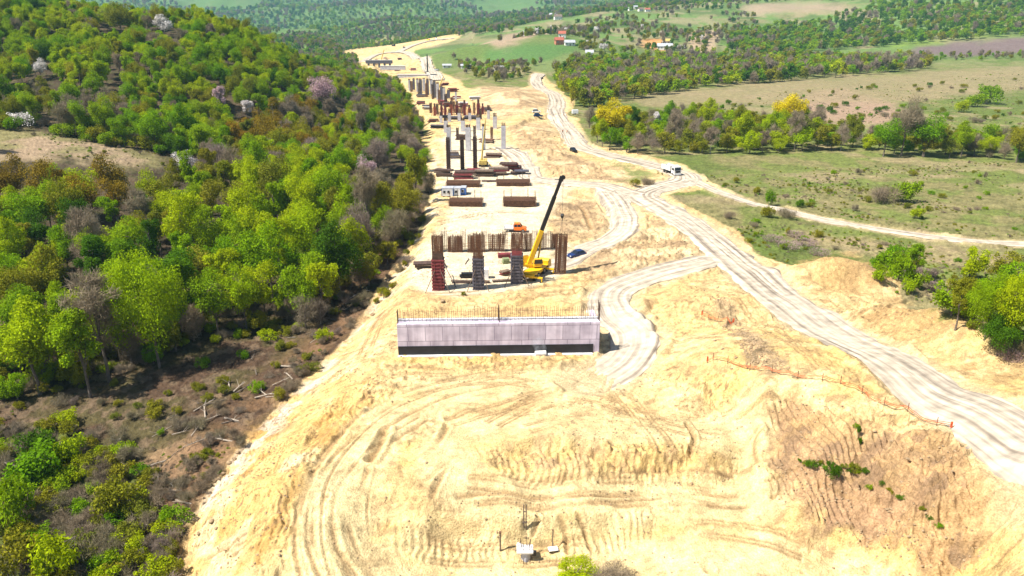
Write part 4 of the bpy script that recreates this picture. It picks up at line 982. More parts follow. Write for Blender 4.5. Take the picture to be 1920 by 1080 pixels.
    for s in (-1, 1): sgl.bar(tuple(ht + Vector((0, 0, -.8))), tuple(cl + Vector((s * .8, 0, -.05))), .025, n=4)
    sgl.obj('lifting_sling', M_rope, t)
crane()

# ------------------------------------------------------------------ foundations with bar mats and site cabins
def foundation(x0, x1, yb, yt, ytip, label):
    a = Vector(on_plane(x0, yb)); b = Vector(on_plane(x1, yb)); W = (b - a).length; c = (a + b) / 2; D = 4.5; h = zat(yt, c.y) - .25
    t = thing('foundation_block', (c.x, c.y + D / 2, 0), rnd.uniform(-.03, .03), label, 'foundation', 'bar mat foundations across the pad')
    m = MB(); m.box((0, 0, h * .45), (W * .96, D * .94, h * .9)); m.obj('core', M_rebar_d, t)
    g = MB()
    for i in range(34):
        x = -W / 2 + W * i / 33
        for s in (-1, 1): g.bar((x, s * D / 2, 0), (x + rnd.uniform(-.04, .04), s * D / 2, h * rnd.uniform(.95, 1.1)), .045, n=4, cap=False)
        g.bar((x, -D / 2, h), (x, D / 2, h), .05, n=4, cap=False)
    for j in range(6):
        z = h * (j + .5) / 6
        for s in (-1, 1): g.bar((-W / 2, s * D / 2, z), (W / 2, s * D / 2, z), .045, n=4, cap=False)
    for j in range(12): g.bar((-W / 2, -D / 2 + D * j / 11, h + .06), (W / 2, -D / 2 + D * j / 11, h + .06), .045, n=4, cap=False)
    g.obj('bar_mat', M_rebar, t)
    ht = zat(ytip, c.y)
    for s in (-1, 1):
        for k, yy in ((0, -1), (1, 1)):
            q = MB()
            for e in range(4): q.bar((s * (W / 2 - .35) - s * k * 1.9 + rnd.uniform(-.22, .22), yy * 1.1, h - .2), (s * (W / 2 - .35) - s * k * 1.9 + rnd.uniform(-.22, .22), yy * 1.1, ht * rnd.uniform(.88, 1)), .04, n=4)
            q.obj('starter_bars', M_timber, t)
foundation(841, 905, 388, 376, 358, 'rusty bar mat foundation nearest the viewer, left of its pair')
foundation(943, 1006, 387, 374, 357, 'rusty bar mat foundation nearest the viewer, right of its pair')
foundation(836, 900, 352, 342, 330, 'reddish bar mat foundation just behind the white site cabins')
foundation(930, 994, 350, 340, 326, 'reddish bar mat foundation in the second row, right of the cabins')

def cabin(px, py, wpx, hpx, label, m, nwin, door=True, cat='site cabin'):
    p = Vector(on_plane(px, py)); s = ppm(p); W = wpx / s; H = zat(py - hpx, p.y); D = 3.2
    t = thing('site_cabin', (p.x, p.y + D / 2, .05), rnd.uniform(-.02, .02), label, cat, None)
    MB().box((0, 0, H / 2), (W - .06, D, H), bev=.03).obj('wall', m, t)
    MB().box((0, 0, H + .05), (W, D + .1, .12), bev=.02).obj('roof', M_roof_g, t)
    f = MB()
    for sx in (-1, 1):
        for sy in (-1, 1): f.box((sx * (W / 2 - .06), sy * (D / 2), H / 2), (.14, .08, H))
    f.obj('corner_post', M_cblue, t)
    for i in range(nwin):
        x = -W / 2 + W * (i + .7) / (nwin + .9)
        w_ = MB().box((x, -D / 2 - .03, H * .58), (.75, .06, .85)).obj('window', M_white, t)
        MB().box((x, -D / 2 - .065, H * .58), (.6, .03, .72)).obj('pane', M_glass, w_)
    if door: MB().box((W / 2 - .55, -D / 2 - .03, H * .42), (.7, .05, H * .8)).obj('door', M_cblue, t)
cabin(839, 368, 22, 14, 'white site cabin with two dark windows at the left of the pad', M_white, 2, False)
cabin(857, 367, 14, 13, 'narrow white site cabin with a single window beside the blue cabin', M_white, 1, False)
cabin(869, 366, 10, 13, 'small dark blue site cabin to the right of the white cabins', M_cblue, 1, False)

# ------------------------------------------------------------------ farther piers and columns
def column(px, yb, yt, wpx, label, group, m=None, topm=None, topf=.12, name='pier_column', ribs=False, parts=True, z0=0, cat='column'):
    p = Vector(on_plane(px, yb, z0)); W = wpx / ppm(p); h = zat(yt, p.y) - z0; hs = h * (1 - topf)
    if not parts:
        o = MB().box((0, 0, h / 2), (W, W, h)).obj(name, m); o.location = (p.x, p.y + W / 2, z0 - .2); return tag(o, label, cat, group)
    t = thing(name, (p.x, p.y + W / 2, z0 - .1), rnd.uniform(-.05, .05), label, cat, group)
    if ribs: ribbed_form(W * .85, W * .85, hs, step=.6).obj('formwork', [m, M_rebar_d], t)
    else: MB().box((0, 0, hs / 2), (W, W, hs), bev=.05).obj('shaft', m, t)
    c = cage_mesh(W * .8, W * .8, h - hs, 6, .06, fill=6, tops=.3).obj('starter_bars', topm or M_rebar_d, t); c.location.z = hs
    return t
for i, (px, yb, yt) in enumerate([(841, 321, 257), (867, 318, 257), (891, 322, 256)]):
    column(px, yb, yt, 7.5, 'tall dark formwork column, %s of three near the rusty panels' % order(i, 3), 'dark formwork columns', M_rebar_d, M_rebar_d, .06, ribs=True, name='formwork_column')
rowA = [(842, 284, 234, 8), (878, 285, 234, 9.5), (907, 283, 232, 6.5), (944, 283, 231, 8.5)]
rowB = [(836, 250, 221, 7.5), (868, 249, 221, 7.5), (897, 248, 214, 7.5), (928, 247, 212, 7.5)]
rowC = [(827, 233, 210, 5), (843, 231, 204, 5.5), (861, 230, 204, 5.5), (881, 230, 204, 5.5), (916, 229, 197, 5)]
for nm, row, tf in (('nearest', rowA, .10), ('second', rowB, .2), ('third', rowC, .3)):
    for i, (px, yb, yt, wp) in enumerate(row):
        column(px, yb, yt, wp, 'grey concrete pier column, %s of the %s row' % (order(i, len(row)), nm), 'grey concrete columns on the pad', M_conc, None, tf)
RED = [(815, 217, 194, 5), (828, 216, 192, 5), (835, 218, 196, 5), (846, 216, 189, 6), (857, 215, 190, 6), (871, 216, 188, 6), (880, 217, 197, 6), (897, 216, 186, 7), (905, 216, 194, 5)]
for i, (px, yb, yt, wp) in enumerate(RED):
    p = Vector(on_plane(px, yb)); W = wp / ppm(p); h = zat(yt, p.y)
    t = thing('red_shuttered_column', (p.x, p.y + W / 2, 0), 0, 'red shuttered column with dark top, %s of the crowded red row' % order(i, len(RED)), 'column', 'red shuttered columns')
    ribbed_form(W * .8, W * .8, h * .72, step=.9).obj('formwork', [M_red if i % 3 else M_orange_form, M_ribred], t)
    MB().box((0, 0, h * .86), (W * .6, W * .6, h * .28)).obj('shaft', M_rebar_d, t)
    g = MB()
    for s in (-1, 1): g.bar((s * W * .5, -W * .4, h * .6), (s * W * 1.1, -W * 1.0, 0), .12, n=4)
    g.obj('prop', M_orange_form, t)
FARC = [(768, 170, 148, 4), (776, 168, 146, 4), (783, 172, 147, 4.5), (789, 176, 147, 5), (795, 170, 146, 5), (802, 178, 147, 5), (809, 176, 148, 5), (815, 183, 150, 5), (821, 188, 154, 5), (828, 190, 160, 5), (833, 192, 163, 5), (841, 188, 168, 5.5), (855, 196, 170, 3.5)]
for i, (px, yb, yt, wp) in enumerate(FARC):
    column(px, yb, yt, wp, 'hazy grey pier column, %s of the distant cluster' % order(i, len(FARC)), 'distant pier columns', [M_conc, M_greyform][i % 2], None, .1, parts=True)
def slab(x0, x1, yb, yt, D, m, label, name, cat, legs=0):
    a = Vector(on_plane(x0, yb)); b = Vector(on_plane(x1, yb)); c = (a + b) / 2; W = (b - a).length
    hb = 0 if not legs else zat(yt + (yb - yt) * .45, c.y); h = zat(yt, c.y)
    t = thing(name, (c.x, c.y, 0), math.atan2(b.y - a.y, b.x - a.x), label, cat)
    MB().box((0, D / 2, (h + hb) / 2), (W, D, h - hb), bev=.1).obj('beam' if legs else 'wall', m, t)
    MB().box((0, D / 2, h + .15), (W * 1.0 + .3, D + .4, .3)).obj('coping', M_pale, t)
    for i in range(legs):
        x = -W / 2 + W * (i + .5) / legs
        MB().box((x, D / 2, hb / 2), (2.0, D * .7, hb)).obj('column', M_greyform, t)
    return t
slab(745, 806, 148, 140, 3, M_conc, 'grey far abutment wall behind the distant column cluster', 'far_abutment', 'abutment')
slab(713, 760, 131, 124, 3, M_conc, 'grey concrete wall between the far cap beam and far abutment', 'concrete_wall', 'wall')
slab(686, 736, 127, 113, 3, M_greyform, 'dark cap beam on short columns at the far end of the works', 'cap_beam', 'bridge pier', 5)
stack(868, 334, 4, (6.5, 3.2, .55), .05, [M_red, M_rebar_d], 'reddish formwork heap under the three dark columns', spread=.8)
stack(886, 325, 3, (5.0, 3.0, .5), -.1, M_red, 'red panel heap between the dark columns and the yellow mast', spread=.8)
stack(936, 327, 4, (6.5, 3.5, .55), .12, [M_red, M_timber], 'dark red formwork heap right of the yellow mast', spread=1.0)
stack(958, 319, 4, (6.0, 3.5, .5), -.1, [M_red, M_rebar_d], 'dark red panel heap at the edge of the sandy track', spread=1.0)
stack(935, 340, 2, (10, 1.6, .22), .06, M_rebar_d, 'dark bars lying flat behind the second row foundation', 'bar bundle', 'bar_bundle', 'bundle', .8)
stack(835, 221, 2, (6, 2.5, .6), 0, M_black, 'dark site materials left of the third column row', 'materials stack', 'materials_stack', 'pallet', .5)
stack(853, 224, 2, (8, 3, .8), 0, [M_black, M_greyform], 'dark blue grey materials behind the third column row', 'materials stack', 'materials_stack', 'pallet', .5)
stack(882, 223, 2, (7, 3, .8), 0, [M_black, M_greyform], 'dark materials stacked right of the third column row middle', 'materials stack', 'materials_stack', 'pallet', .5)
EX = [(812, 229, [M_timber, M_red], 'boards heaped at the wood edge beside the third column row'), (868, 262, [M_timber, M_rebar_d], 'brown timber stack between the nearest and second column rows'), (915, 268, [M_rebar, M_timber], 'rusty bar bundle right of the nearest column row middle'), (852, 296, [M_greyform, M_timber], 'grey shutter panels before the nearest column row'), (925, 295, [M_timber, M_red], 'brown boards between the yellow mast and the right end column'),
      (905, 330, [M_rebar_d, M_timber], 'dark bars heaped at the foot of the yellow mast'), (975, 326, [M_greyform, M_rebar_d], 'grey panels at the right end of the red heaps'), (830, 330, [M_timber, M_rebar_d], 'dark timber at the left bank beside the red heaps'), (820, 240, [M_greyform, M_black], 'dark grey panels left of the second column row'), (800, 205, [M_white, M_greyform], 'pale panels at the wood edge left of the red row'), (855, 186, [M_red, M_white], 'red and white panels behind the red shuttered row'), (840, 200, [M_red, M_timber], 'dark red panels just behind the left of the red row'), (915, 208, [M_timber, M_greyform], 'brown boards right of the red shuttered row'), (832, 196, [M_rebar_d, M_red], 'rusty heap below the distant column cluster'), (790, 182, [M_greyform, M_timber], 'grey boards left of the distant cluster foot'), (818, 133, [M_white, M_greyform], 'white panels beside the drilling mast')]
EX += [(745, 133, [M_red, M_timber], 'small red brown heap left of the concrete wall'), (775, 132, [M_white, M_red], 'pale panels between the concrete wall and the drilling mast'), (722, 110, [M_red, M_white], 'reddish boards behind the far cap beam'), (750, 112, [M_black, M_red], 'dark machinery parts by the far valley road'), (700, 133, [M_timber, M_greyform], 'brown timber at the wood edge before the cap beam'), (812, 143, [M_white, M_black], 'white sheets beside the far abutment end'), (835, 160, [M_red, M_rebar_d], 'rusty bundle right of the distant cluster'), (850, 172, [M_timber, M_red], 'brown heap at the right foot of the distant cluster'), (790, 195, [M_timber, M_red], 'brown heap at the wood edge left of the distant cluster'), (870, 200, [M_red, M_white], 'red panels scattered behind the middle of the red row'), (890, 187, [M_white, M_timber], 'white sheets behind the right of the red row')]
for i, (x, y, mm, lb) in enumerate(EX): stack(x, y, 3 + i % 2, (5 + i % 3, 2.4, .5 + .1 * (y < 215)), rnd.uniform(-.3, .3), mm, lb, 'materials stack', 'materials_stack', 'pallet', .7)
RC = [(772, 172, 152), (786, 178, 155), (800, 182, 156), (812, 186, 158), (824, 195, 168), (836, 200, 176), (848, 205, 182), (695, 122, 111), (706, 122, 110), (726, 121, 110), (808, 212, 193), (820, 214, 195), (852, 212, 190), (866, 213, 192), (889, 213, 192), (901, 228, 203), (835, 245, 222), (858, 262, 240), (922, 262, 238), (890, 262, 236)]
for i, (px, yb, yt) in enumerate(RC): cage_thing(px, yb, yt, 4.5, 'slim rusty rebar cage standing among the columns of the pad', 'slim rebar cages among the columns', d=1.2, fill=8, nb=6, r=.07, m=[M_rebar, M_rebar_d][i % 2])
def mast(px, yb, yt, wpx, m, label, lean=0, name='drilling_rig', cat='drilling rig', body=True, z0=0):
    p = Vector(on_plane(px, yb, z0)); s = ppm(p); h = zat(yt, p.y) - z0; W = wpx / s
    t = thing(name, (p.x, p.y, z0 - .1), 0, label, cat)
    MB().bar((0, 0, 1.2), (lean * h, 0, h), W / 2, W / 3, 6).obj('mast', m, t)
    if body:
        MB().box((-.4, .6, 1.6), (3.6, 2.4, 1.7), bev=.15).obj('machine_body', M_yellow_d if m is not M_black else M_greyform, t)
        for s2 in (-1, 1): MB().box((-.2, .6 + s2 * 1.2, .45), (4.4, .7, .8), bev=.25).obj('track', M_rubber, t)
    return t
mast(802, 139, 102, 3.2, M_black, 'thin dark drilling mast standing before the far abutment')
mast(714, 117, 93, 2.2, M_yellow_d, 'thin leaning crane boom above the far cap beam', .32, 'boom_crane', 'crane')
mast(820, 174, 143, 2.6, M_yellow_d, 'pale leaning crane boom over the distant column cluster', .42, 'boom_crane', 'crane')
def pump():
    p = Vector(on_plane(906, 312)); t = thing('concrete_pump', p, 0, 'yellowish concrete pump with tall folded boom among the columns', 'concrete pump')
    h = zat(224, p.y)
    MB().box((0, 1, 1.5), (2.6, 5, 1.4), bev=.1).obj('machine_body', M_yellow_d, t)
    MB().bar((-.5, 0, 2), (.15, 0, h * .55), .32, .28, 6).obj('lower_boom', M_yellow_d, t)
    MB().bar((.15, 0, h * .53), (1.0, 0, h), .26, .16, 6).obj('upper_boom', M_yellow_d, t)
    MB().bar((1.0, 0, h), (.6, -.3, h * .5), .1, .1, 6).obj('delivery_hose', M_rope, t)
    for s in (-1, 1): MB().bar((s * .4, 0, 2.6), (s * 3.2, -1.5, .1), .16, n=5).obj('outrigger', M_yellow_d, t)
    for s in (-1, 1):
        for y in (-.6, 2.6): wheel(t, s * 1.1, y, .5, .4, False)
pump()

# ------------------------------------------------------------------ people by the haul road
def person(px, py, label, rz):
    p = at(px, py); bm = bmesh.new()
    J = dict(pelvis=(0, 0, .95), chest=(0, 0, 1.3), neck=(0, 0, 1.48), head=(0, .01, 1.60), crown=(0, .01, 1.70), ls=(.19, 0, 1.42), le=(.26, .02, 1.13), lh=(.26, .10, .88), rs=(-.19, 0, 1.42), re=(-.27, .0, 1.13), rh=(-.25, .08, .88),
             lp=(.1, 0, .9), lk=(.11, .04, .5), la=(.12, -.02, .08), lt=(.13, .15, .04), rp=(-.1, 0, .9), rk=(-.12, .0, .5), ra=(-.12, -.06, .08), rt=(-.13, .12, .04))
    rad = dict(pelvis=.15, chest=.16, neck=.065, head=.105, crown=.08, ls=.075, le=.05, lh=.04, rs=.075, re=.05, rh=.04, lp=.1, lk=.07, la=.05, lt=.045, rp=.1, rk=.07, ra=.05, rt=.045)
    vs = {k: bm.verts.new(v) for k, v in J.items()}
    for a, b in (('pelvis', 'chest'), ('chest', 'neck'), ('neck', 'head'), ('head', 'crown'), ('chest', 'ls'), ('ls', 'le'), ('le', 'lh'), ('chest', 'rs'), ('rs', 're'), ('re', 'rh'), ('pelvis', 'lp'), ('lp', 'lk'), ('lk', 'la'), ('la', 'lt'), ('pelvis', 'rp'), ('rp', 'rk'), ('rk', 'ra'), ('ra', 'rt')):
        bm.edges.new((vs[a], vs[b]))
    me = bpy.data.meshes.new('body'); keys = list(J); bm.to_mesh(me); bm.free()
    t = thing('person', p, rz, label, 'person', 'people by the haul road')
    o = link('body', me, M_cloth, t); md = o.modifiers.new('skin', 'SKIN')
    for i, k in enumerate(keys): o.data.skin_vertices[0].data[i].radius = (rad[k], rad[k]); o.data.skin_vertices[0].data[i].use_root = (k == 'pelvis')
    o.modifiers.new('sub', 'SUBSURF').levels = 1
    MB().bar((0, .01, 1.66), (0, .01, 1.78), .135, .09, 10).obj('helmet', M_helmet, t)
    MB().box((0, 0, 1.2), (.40, .32, .5), taper=.9, bev=.04).obj('vest', M_vest, t)
person(1055, 249, 'left one of two workers standing at the edge of the haul road', .4)
person(1063, 250, 'right one of two workers standing at the edge of the haul road', -.9)

# ------------------------------------------------------------------ houses on the far slopes
def house(px, py, W, D, H, rz, wall, roof, label, chimney=True, group=None, cat='house', name='house'):
    p = at(px, py); t = thing(name, p - Vector((0, 0, .4)), rz, label, cat, group)
    MB().box((0, 0, H / 2), (W, D, H)).obj('wall', wall, t)
    r = MB(); rh = D * .38; vs = [r.bm.verts.new(v) for v in ((-W / 2 - .5, -D / 2 - .6, H - .1), (W / 2 + .5, -D / 2 - .6, H - .1), (W / 2 + .5, D / 2 + .6, H - .1), (-W / 2 - .5, D / 2 + .6, H - .1), (-W / 2 - .5, 0, H + rh), (W / 2 + .5, 0, H + rh))]
    for q in ((0, 1, 5, 4), (2, 3, 4, 5), (1, 2, 5), (3, 0, 4), (3, 2, 1, 0)): r.bm.faces.new([vs[i] for i in q])
    ro = r.obj('roof', roof, t)
    if chimney: MB().box((W * .22, .4, H + rh), (.9, .9, 2.0)).obj('chimney', M_brick, ro)
    n = max(2, int(W / 3.5))
    for i in range(n):
        x = -W / 2 + W * (i + .5) / n
        if i == n // 2: MB().box((x, -D / 2 - .03, 1.1), (1.1, .08, 2.2)).obj('door', M_timber, t)
        else:
            f = MB().box((x, -D / 2 - .03, H * .6), (1.5, .08, 1.5)).obj('window', M_white, t); MB().box((x, -D / 2 - .08, H * .6), (1.2, .04, 1.2)).obj('pane', M_glass, f)
    return t
house(1048, 83, 9, 8, 5, .2, M_brick, M_roof, 'red brick farmhouse with red roof above the green meadow')
house(1054, 71, 8, 8, 5, -.1, M_wall, M_roof, 'white house with red roof standing just behind the brick farmhouse')
house(1068, 85, 11, 7, 3.5, .1, M_wall, M_roof_g, 'low white outbuilding with grey roof right of the brick farmhouse', False)
house(1105, 105, 8, 7, 4, -.1, M_wall, M_roof_g, 'white house with grey roof below the meadow, above the bend of trees')
house(1246, 93, 18, 9, 4.5, -.15, M_wall, M_roof_g, 'long white shed standing in the orange earth cut', False, cat='shed', name='shed')
house(1249, 84, 9, 7, 5, .2, M_wall, M_yellow_d, 'small pale building behind the long white shed', False)
VIL = [(1030, 35), (1036, 32), (1042, 34), (1046, 37)]
for i, (x, y) in enumerate(VIL): house(x, y, 14, 10, 6, rnd.uniform(-.5, .5), M_wall, M_roof_g if i < 3 else M_timber, 'tiny white village house, %s of the far cluster at the forest edge' % order(i, 4), False, 'far village houses')
for i, (x, y, m) in enumerate([(1163, 13, M_roof_g), (1192, 17, M_roof_g), (1201, 21, M_timber), (1214, 22, M_roof), (1182, 20, M_roof_g)]):
    house(x, y, 9, 7, 4.5, rnd.uniform(-.4, .4), M_wall, m, 'small house on the far ridge, %s of the ridge row' % ['leftmost', 'third from the left', 'fourth from the left', 'rightmost', 'second from the left'][i], False, 'houses on the ridge')
for i, (x, y) in enumerate([(838, 127), (873, 128), (936, 132)]): house(x, y, 9, 4, 3, rnd.uniform(-.2, .2), M_wall, M_roof_g, 'white site hut beside the far valley works, %s of three' % order(i, 3), False, 'white site huts', 'site hut', 'site_hut')
cabin_p = at(1078, 215); t = thing('white_trailer', cabin_p, .1, 'small white box trailer at the grassy edge right of the haul road', 'trailer')
MB().box((0, 0, 1.5), (3.2, 2.0, 1.9), bev=.08).obj('box', M_white, t); MB().box((2.2, 0, .6), (1.4, .2, .15)).obj('drawbar', M_black, t)
for s in (-1, 1): wheel(t, 0, s * 1.0, .4, .25)
for i, (x, y) in enumerate([(761, 78), (803, 76), (818, 74), (758, 91), (738, 87)]):
    p = at(x, y); tt = thing('earth_mover', p, rnd.uniform(0, 3), 'tiny earth moving machine on the far valley road, %s of five' % ['second from the left', 'fourth from the left', 'rightmost', 'third from the left', 'leftmost'][[0, 1, 2, 3, 4][i]] if False else 'tiny earth moving machine on the far end of the valley works', 'earth mover', 'far earth moving machines')
    MB().box((0, 0, 1.6), (7, 3, 2.2), taper=.8, bev=.2).obj('body', [M_white, M_yellow, M_white, M_greyform, M_black][i], tt); MB().box((2, 0, 3.2), (2.2, 2.4, 1.6), taper=.85, bev=.1).obj('cab', M_glass, tt)

# ------------------------------------------------------------------ barrier mesh line along the cut, markers in the pit
def barrier(pix, label):
    P = [at(*q) for q in pix]; L = catmull([tuple(p) for p in P], 10); t = thing('barrier_fence', P[0], 0, label, 'barrier'); o0 = P[0]
    m = MB()
    L2 = [Vector((q[0], q[1], float(ground_z(q[0], q[1])))) for q in L]
    for a, b in zip(L2[:-1], L2[1:]):
        for z in (.55, .75): m.bar(tuple(a - o0 + Vector((0, 0, z - .25 * math.sin(a.x) ** 2))), tuple(b - o0 + Vector((0, 0, z - .25 * math.sin(b.x) ** 2))), .034, n=4, cap=False)
    m.obj('mesh_band', M_tape, t)
    for q in L2[::7]: MB().bar(tuple(q - o0 - Vector((0, 0, .2))), tuple(q - o0 + Vector((0, 0, 1.1))), .045, n=5).obj('post', M_rebar, t)
    for q in (L2[0], L2[-1]): MB().box(tuple(q - o0 + Vector((0, 0, .6))), (.22, .08, .7)).obj('marker_board', M_tape, t)
barrier([(1326, 680), (1345, 676), (1400, 692), (1460, 703), (1530, 715), (1580, 726), (1640, 752), (1700, 780), (1783, 802)], 'orange barrier mesh strung on posts along the top of the cut slope')
barrier([(1316, 592), (1335, 600), (1362, 602), (1375, 606)], 'short orange barrier piece above the excavated ramp')
def pile_head():
    p = at(986, 1046); t = thing('pile_head', p, 0, 'broken white concrete pile head with bent bars in the foreground pit', 'pile head')
    MB().bar((0, 0, -.3), (0, 0, 1.0), .5, .46, 14).obj('pile', M_conc, t)
    g = MB().box((-.1, 0, 1.12), (1.7, 1.2, .28), bev=.06).box((-.62, .3, 1.35), (.6, .4, .3), Matrix.Rotation(.5, 3, 'Y')); g.obj('cap', M_pale, t)
    q = MB()
    for i in range(9):
        a = i * .7; q.bar((.42 * math.cos(a), .42 * math.sin(a), .9), (.6 * math.cos(a), .5 * math.sin(a), 1.6 + .5 * (i % 3)), .035, n=4)
        q.bar((.5 * math.cos(a), .5 * math.sin(a) - .3, -.1), (.55 * math.cos(a), .55 * math.sin(a) - .3, .5), .03, n=4)
    q.obj('bent_bars', M_rebar_d, t)
    MB().box((.85, -.35, .95), (.42, .3, .5), bev=.03).obj('meter_box', M_black, t)
pile_head()
for px, yb, yt, r, lb in ((984, 990, 946, .09, 'tallest brown post standing above the white pile head'), (938, 1032, 998, .10, 'slim post left of the white pile head'), (1036, 1026, 994, .06, 'slim rod right of the white pile head')):
    p = at(px, yb); h = zat(yt, p.y) - p.z; t = thing('marker_post', p, 0, lb, 'post')
    if r == .09:
        for s in (-1, 1): MB().bar((s * .14, 0, -.2), (s * .14, 0, h), .06, n=6).obj('rail', M_timber, t)
        MB().box((0, 0, h * .25), (.5, .16, .12)).box((0, 0, h * .7), (.4, .1, .1)).obj('tie', M_timber, t)
    else:
        MB().bar((0, 0, -.2), (0, 0, h), r, n=6).obj('rod', M_timber, t); MB().box((0, 0, h), (r * 2.6, r * 2.6, .14)).obj('cap', M_rebar, t)
t = thing('inspection_cover', at(1037, 1032), .2, 'small white cover on dark feet beside the pile head', 'cover')
MB().box((0, 0, .32), (1.0, .7, .1), bev=.03).obj('lid', M_pale, t)
for s in (-1, 1): MB().box((s * .35, 0, .12), (.22, .5, .3)).obj('foot', M_black, t)
# white pipe end and lumps before the abutment
p = at(1016, 668); o = MB().bar((0, 0, 0), (1.6, .2, 0), .42, n=14).obj('concrete_pipe', M_pale); o.location = p + Vector((-1, 0, .38)); tag(o, 'short pale concrete pipe lying at the foot of the abutment', 'pipe')
def boulder_mesh(sd_):
    bm = bmesh.new(); bmesh.ops.create_icosphere(bm, subdivisions=2, radius=1); r = random.Random(sd_)
    k = [Vector((r.gauss(0, 1), r.gauss(0, 1), r.gauss(0, 1))).normalized() for _ in range(9)]
    for v in bm.verts:
        d = v.co.normalized(); f = .8 + sum(max(0, d.dot(q)) ** 5 * (.28 if i % 2 else -.22) for i, q in enumerate(k)); v.co = Vector((d.x * f, d.y * f * .85, d.z * f * .65))
    me = bpy.data.meshes.new('boulder'); bm.to_mesh(me); bm.free(); me.materials.append(M_rock); return me
BM = [boulder_mesh(i) for i in range(5)]
BL = [(735, 755, .5), (830, 566, .9), (870, 556, 1.0), (985, 850, .3), (992, 872, .28), (1036, 867, .3), (1272, 905, .35), (800, 868, .4), (815, 900, .3), (723, 938, .25), (1297, 905, .4), (430, 870, .9), (440, 862, .7), (405, 905, .9), (418, 890, .7), (445, 850, .6),
      (396, 975, .7), (405, 992, .5), (380, 935, .5), (372, 1000, .5), (700, 590, 1.1), (715, 565, .9), (690, 560, .8), (725, 525, .8), (740, 505, .7), (762, 470, .8), (1140, 637, .7), (1090, 668, .5), (858, 680, .5), (894, 680, .4), (785, 683, .4), (1170, 730, .4), (1210, 700, .3),
      (1340, 640, .6), (1355, 655, .5), (1380, 670, .6), (1400, 685, .5), (1372, 690, .5), (1360, 560, .7), (1345, 540, .7), (1320, 545, .5), (1640, 810, .5), (1672, 830, .5), (1700, 870, .5), (1690, 905, .4), (1738, 960, .5), (1548, 888, .6), (1500, 905, .3), (1160, 350, .7), (1100, 300, .8), (1030, 300, .8), (1015, 290, .7), (1060, 260, .9)]
for i, (x, y, s) in enumerate(BL):
    p = at(x, y); o = bpy.data.objects.new('boulder', BM[i % 5]); COL.objects.link(o); o.location = p + Vector((0, 0, s * .1)); s *= .6; o.scale = (s, s * rnd.uniform(.6, 1.2), s * rnd.uniform(.6, 1)); o.rotation_euler = (rnd.uniform(-.3, .3), 0, rnd.uniform(0, 6))
    SRC_ROCK = o; tag(o, 'brown lump of earth and rock lying loose on the construction ground', 'boulder', 'loose lumps of rock and earth')
# ------------------------------------------------------------------ vegetation meshes
def crown_arrays(seed, h, base, r, n, leaf, lobes=16, flat=1.0, slim=0):
    g = np.random.default_rng(seed)
    cz = (h + base) / 2; rz = (h - base) / 2
    d = g.normal(size=(lobes, 3)); d /= np.linalg.norm(d, axis=1)[:, None]; d[:, 2] = d[:, 2] * .9 + .12
    k = g.uniform(.30, .92, lobes)[:, None]
    Lc = np.stack([d[:, 0] * r, d[:, 1] * r, d[:, 2] * rz], 1) * k + np.array([0, 0, cz])
    Lr = g.uniform(.18, .50, lobes) * r * (1.1 - .35 * k[:, 0])
    i = g.integers(0, lobes, n); e = g.normal(size=(n, 3)); e[:, 2] += .35; e /= np.linalg.norm(e, axis=1)[:, None]
    rad = np.where(g.random(n) < .7, g.uniform(.7, 1.22, n), g.uniform(.3, .8, n))
    pl = Lr ** 2 / (Lr ** 2).sum(); i = g.choice(lobes, n, p=pl)
    P = Lc[i] + e * (Lr[i] * rad)[:, None] * np.array([1, 1, flat])
    P[:, 2] = np.maximum(P[:, 2], base * .75 + g.uniform(0, .4, n))
    nn = e * .5 + g.normal(size=(n, 3)) * .75 + np.array([0, 0, .35]); nn /= np.linalg.norm(nn, axis=1)[:, None]
    t = np.cross(nn, g.normal(size=(n, 3))); t /= np.linalg.norm(t, axis=1)[:, None] + 1e-9; b = np.cross(nn, t)
    s = (leaf * g.uniform(.6, 1.3, n))[:, None]
    if slim:      # leafless: slender twigs pointing outwards and up
        t = e * .7 + g.normal(size=(n, 3)) * .5 + np.array([0, 0, .45]); t /= np.linalg.norm(t, axis=1)[:, None]; b = np.cross(t, g.normal(size=(n, 3))); b /= np.linalg.norm(b, axis=1)[:, None]
        return np.stack([P - t * s * 1.4 - b * slim, P - t * s * 1.4 + b * slim, P + t * s * 1.5 + b * slim * .4, P + t * s * 1.5 - b * slim * .4], 1).reshape(-1, 3), np.arange(n * 4).reshape(n, 4), Lc
    q = np.stack([P - t * s * .5, P - b * s * .33 + t * s * .05, P + t * s * .55, P + b * s * .33], 1)
    return q.reshape(-1, 3), np.arange(n * 4).reshape(n, 4), Lc
def twig_arrays(seed, h, base, r, n, wd):
    g = np.random.default_rng(seed); V = []; 
    a = g.uniform(0, 2 * math.pi, n); t = g.random(n) ** .7
    # twigs start on ascending limbs and fan outwards
    z0 = base + (h - base) * g.uniform(.0, .85, n); pr = np.sin(np.clip((z0 - base) / (h - base), 0, 1) * math.pi * .8 + .35) * r
    rr = pr * g.uniform(.1, 1, n) ** .6
    P0 = np.stack([np.cos(a) * rr, np.sin(a) * rr, z0], 1)
    D = np.stack([np.cos(a + g.normal(0, .5, n)) * .55, np.sin(a + g.normal(0, .5, n)) * .55, g.uniform(.35, 1.1, n)], 1); D /= np.linalg.norm(D, axis=1)[:, None]
    L = g.uniform(.08, .19, n)[:, None] * h
    P1 = P0 + D * L; s = np.cross(D, g.normal(size=(n, 3))); s /= np.linalg.norm(s, axis=1)[:, None]; s *= wd * g.uniform(.5, 1.2, n)[:, None]
    q = np.stack([P0 - s, P0 + s, P1 + s * .4, P1 - s * .4], 1)
    return q.reshape(-1, 3), np.arange(n * 4).reshape(n, 4), P0[:16]
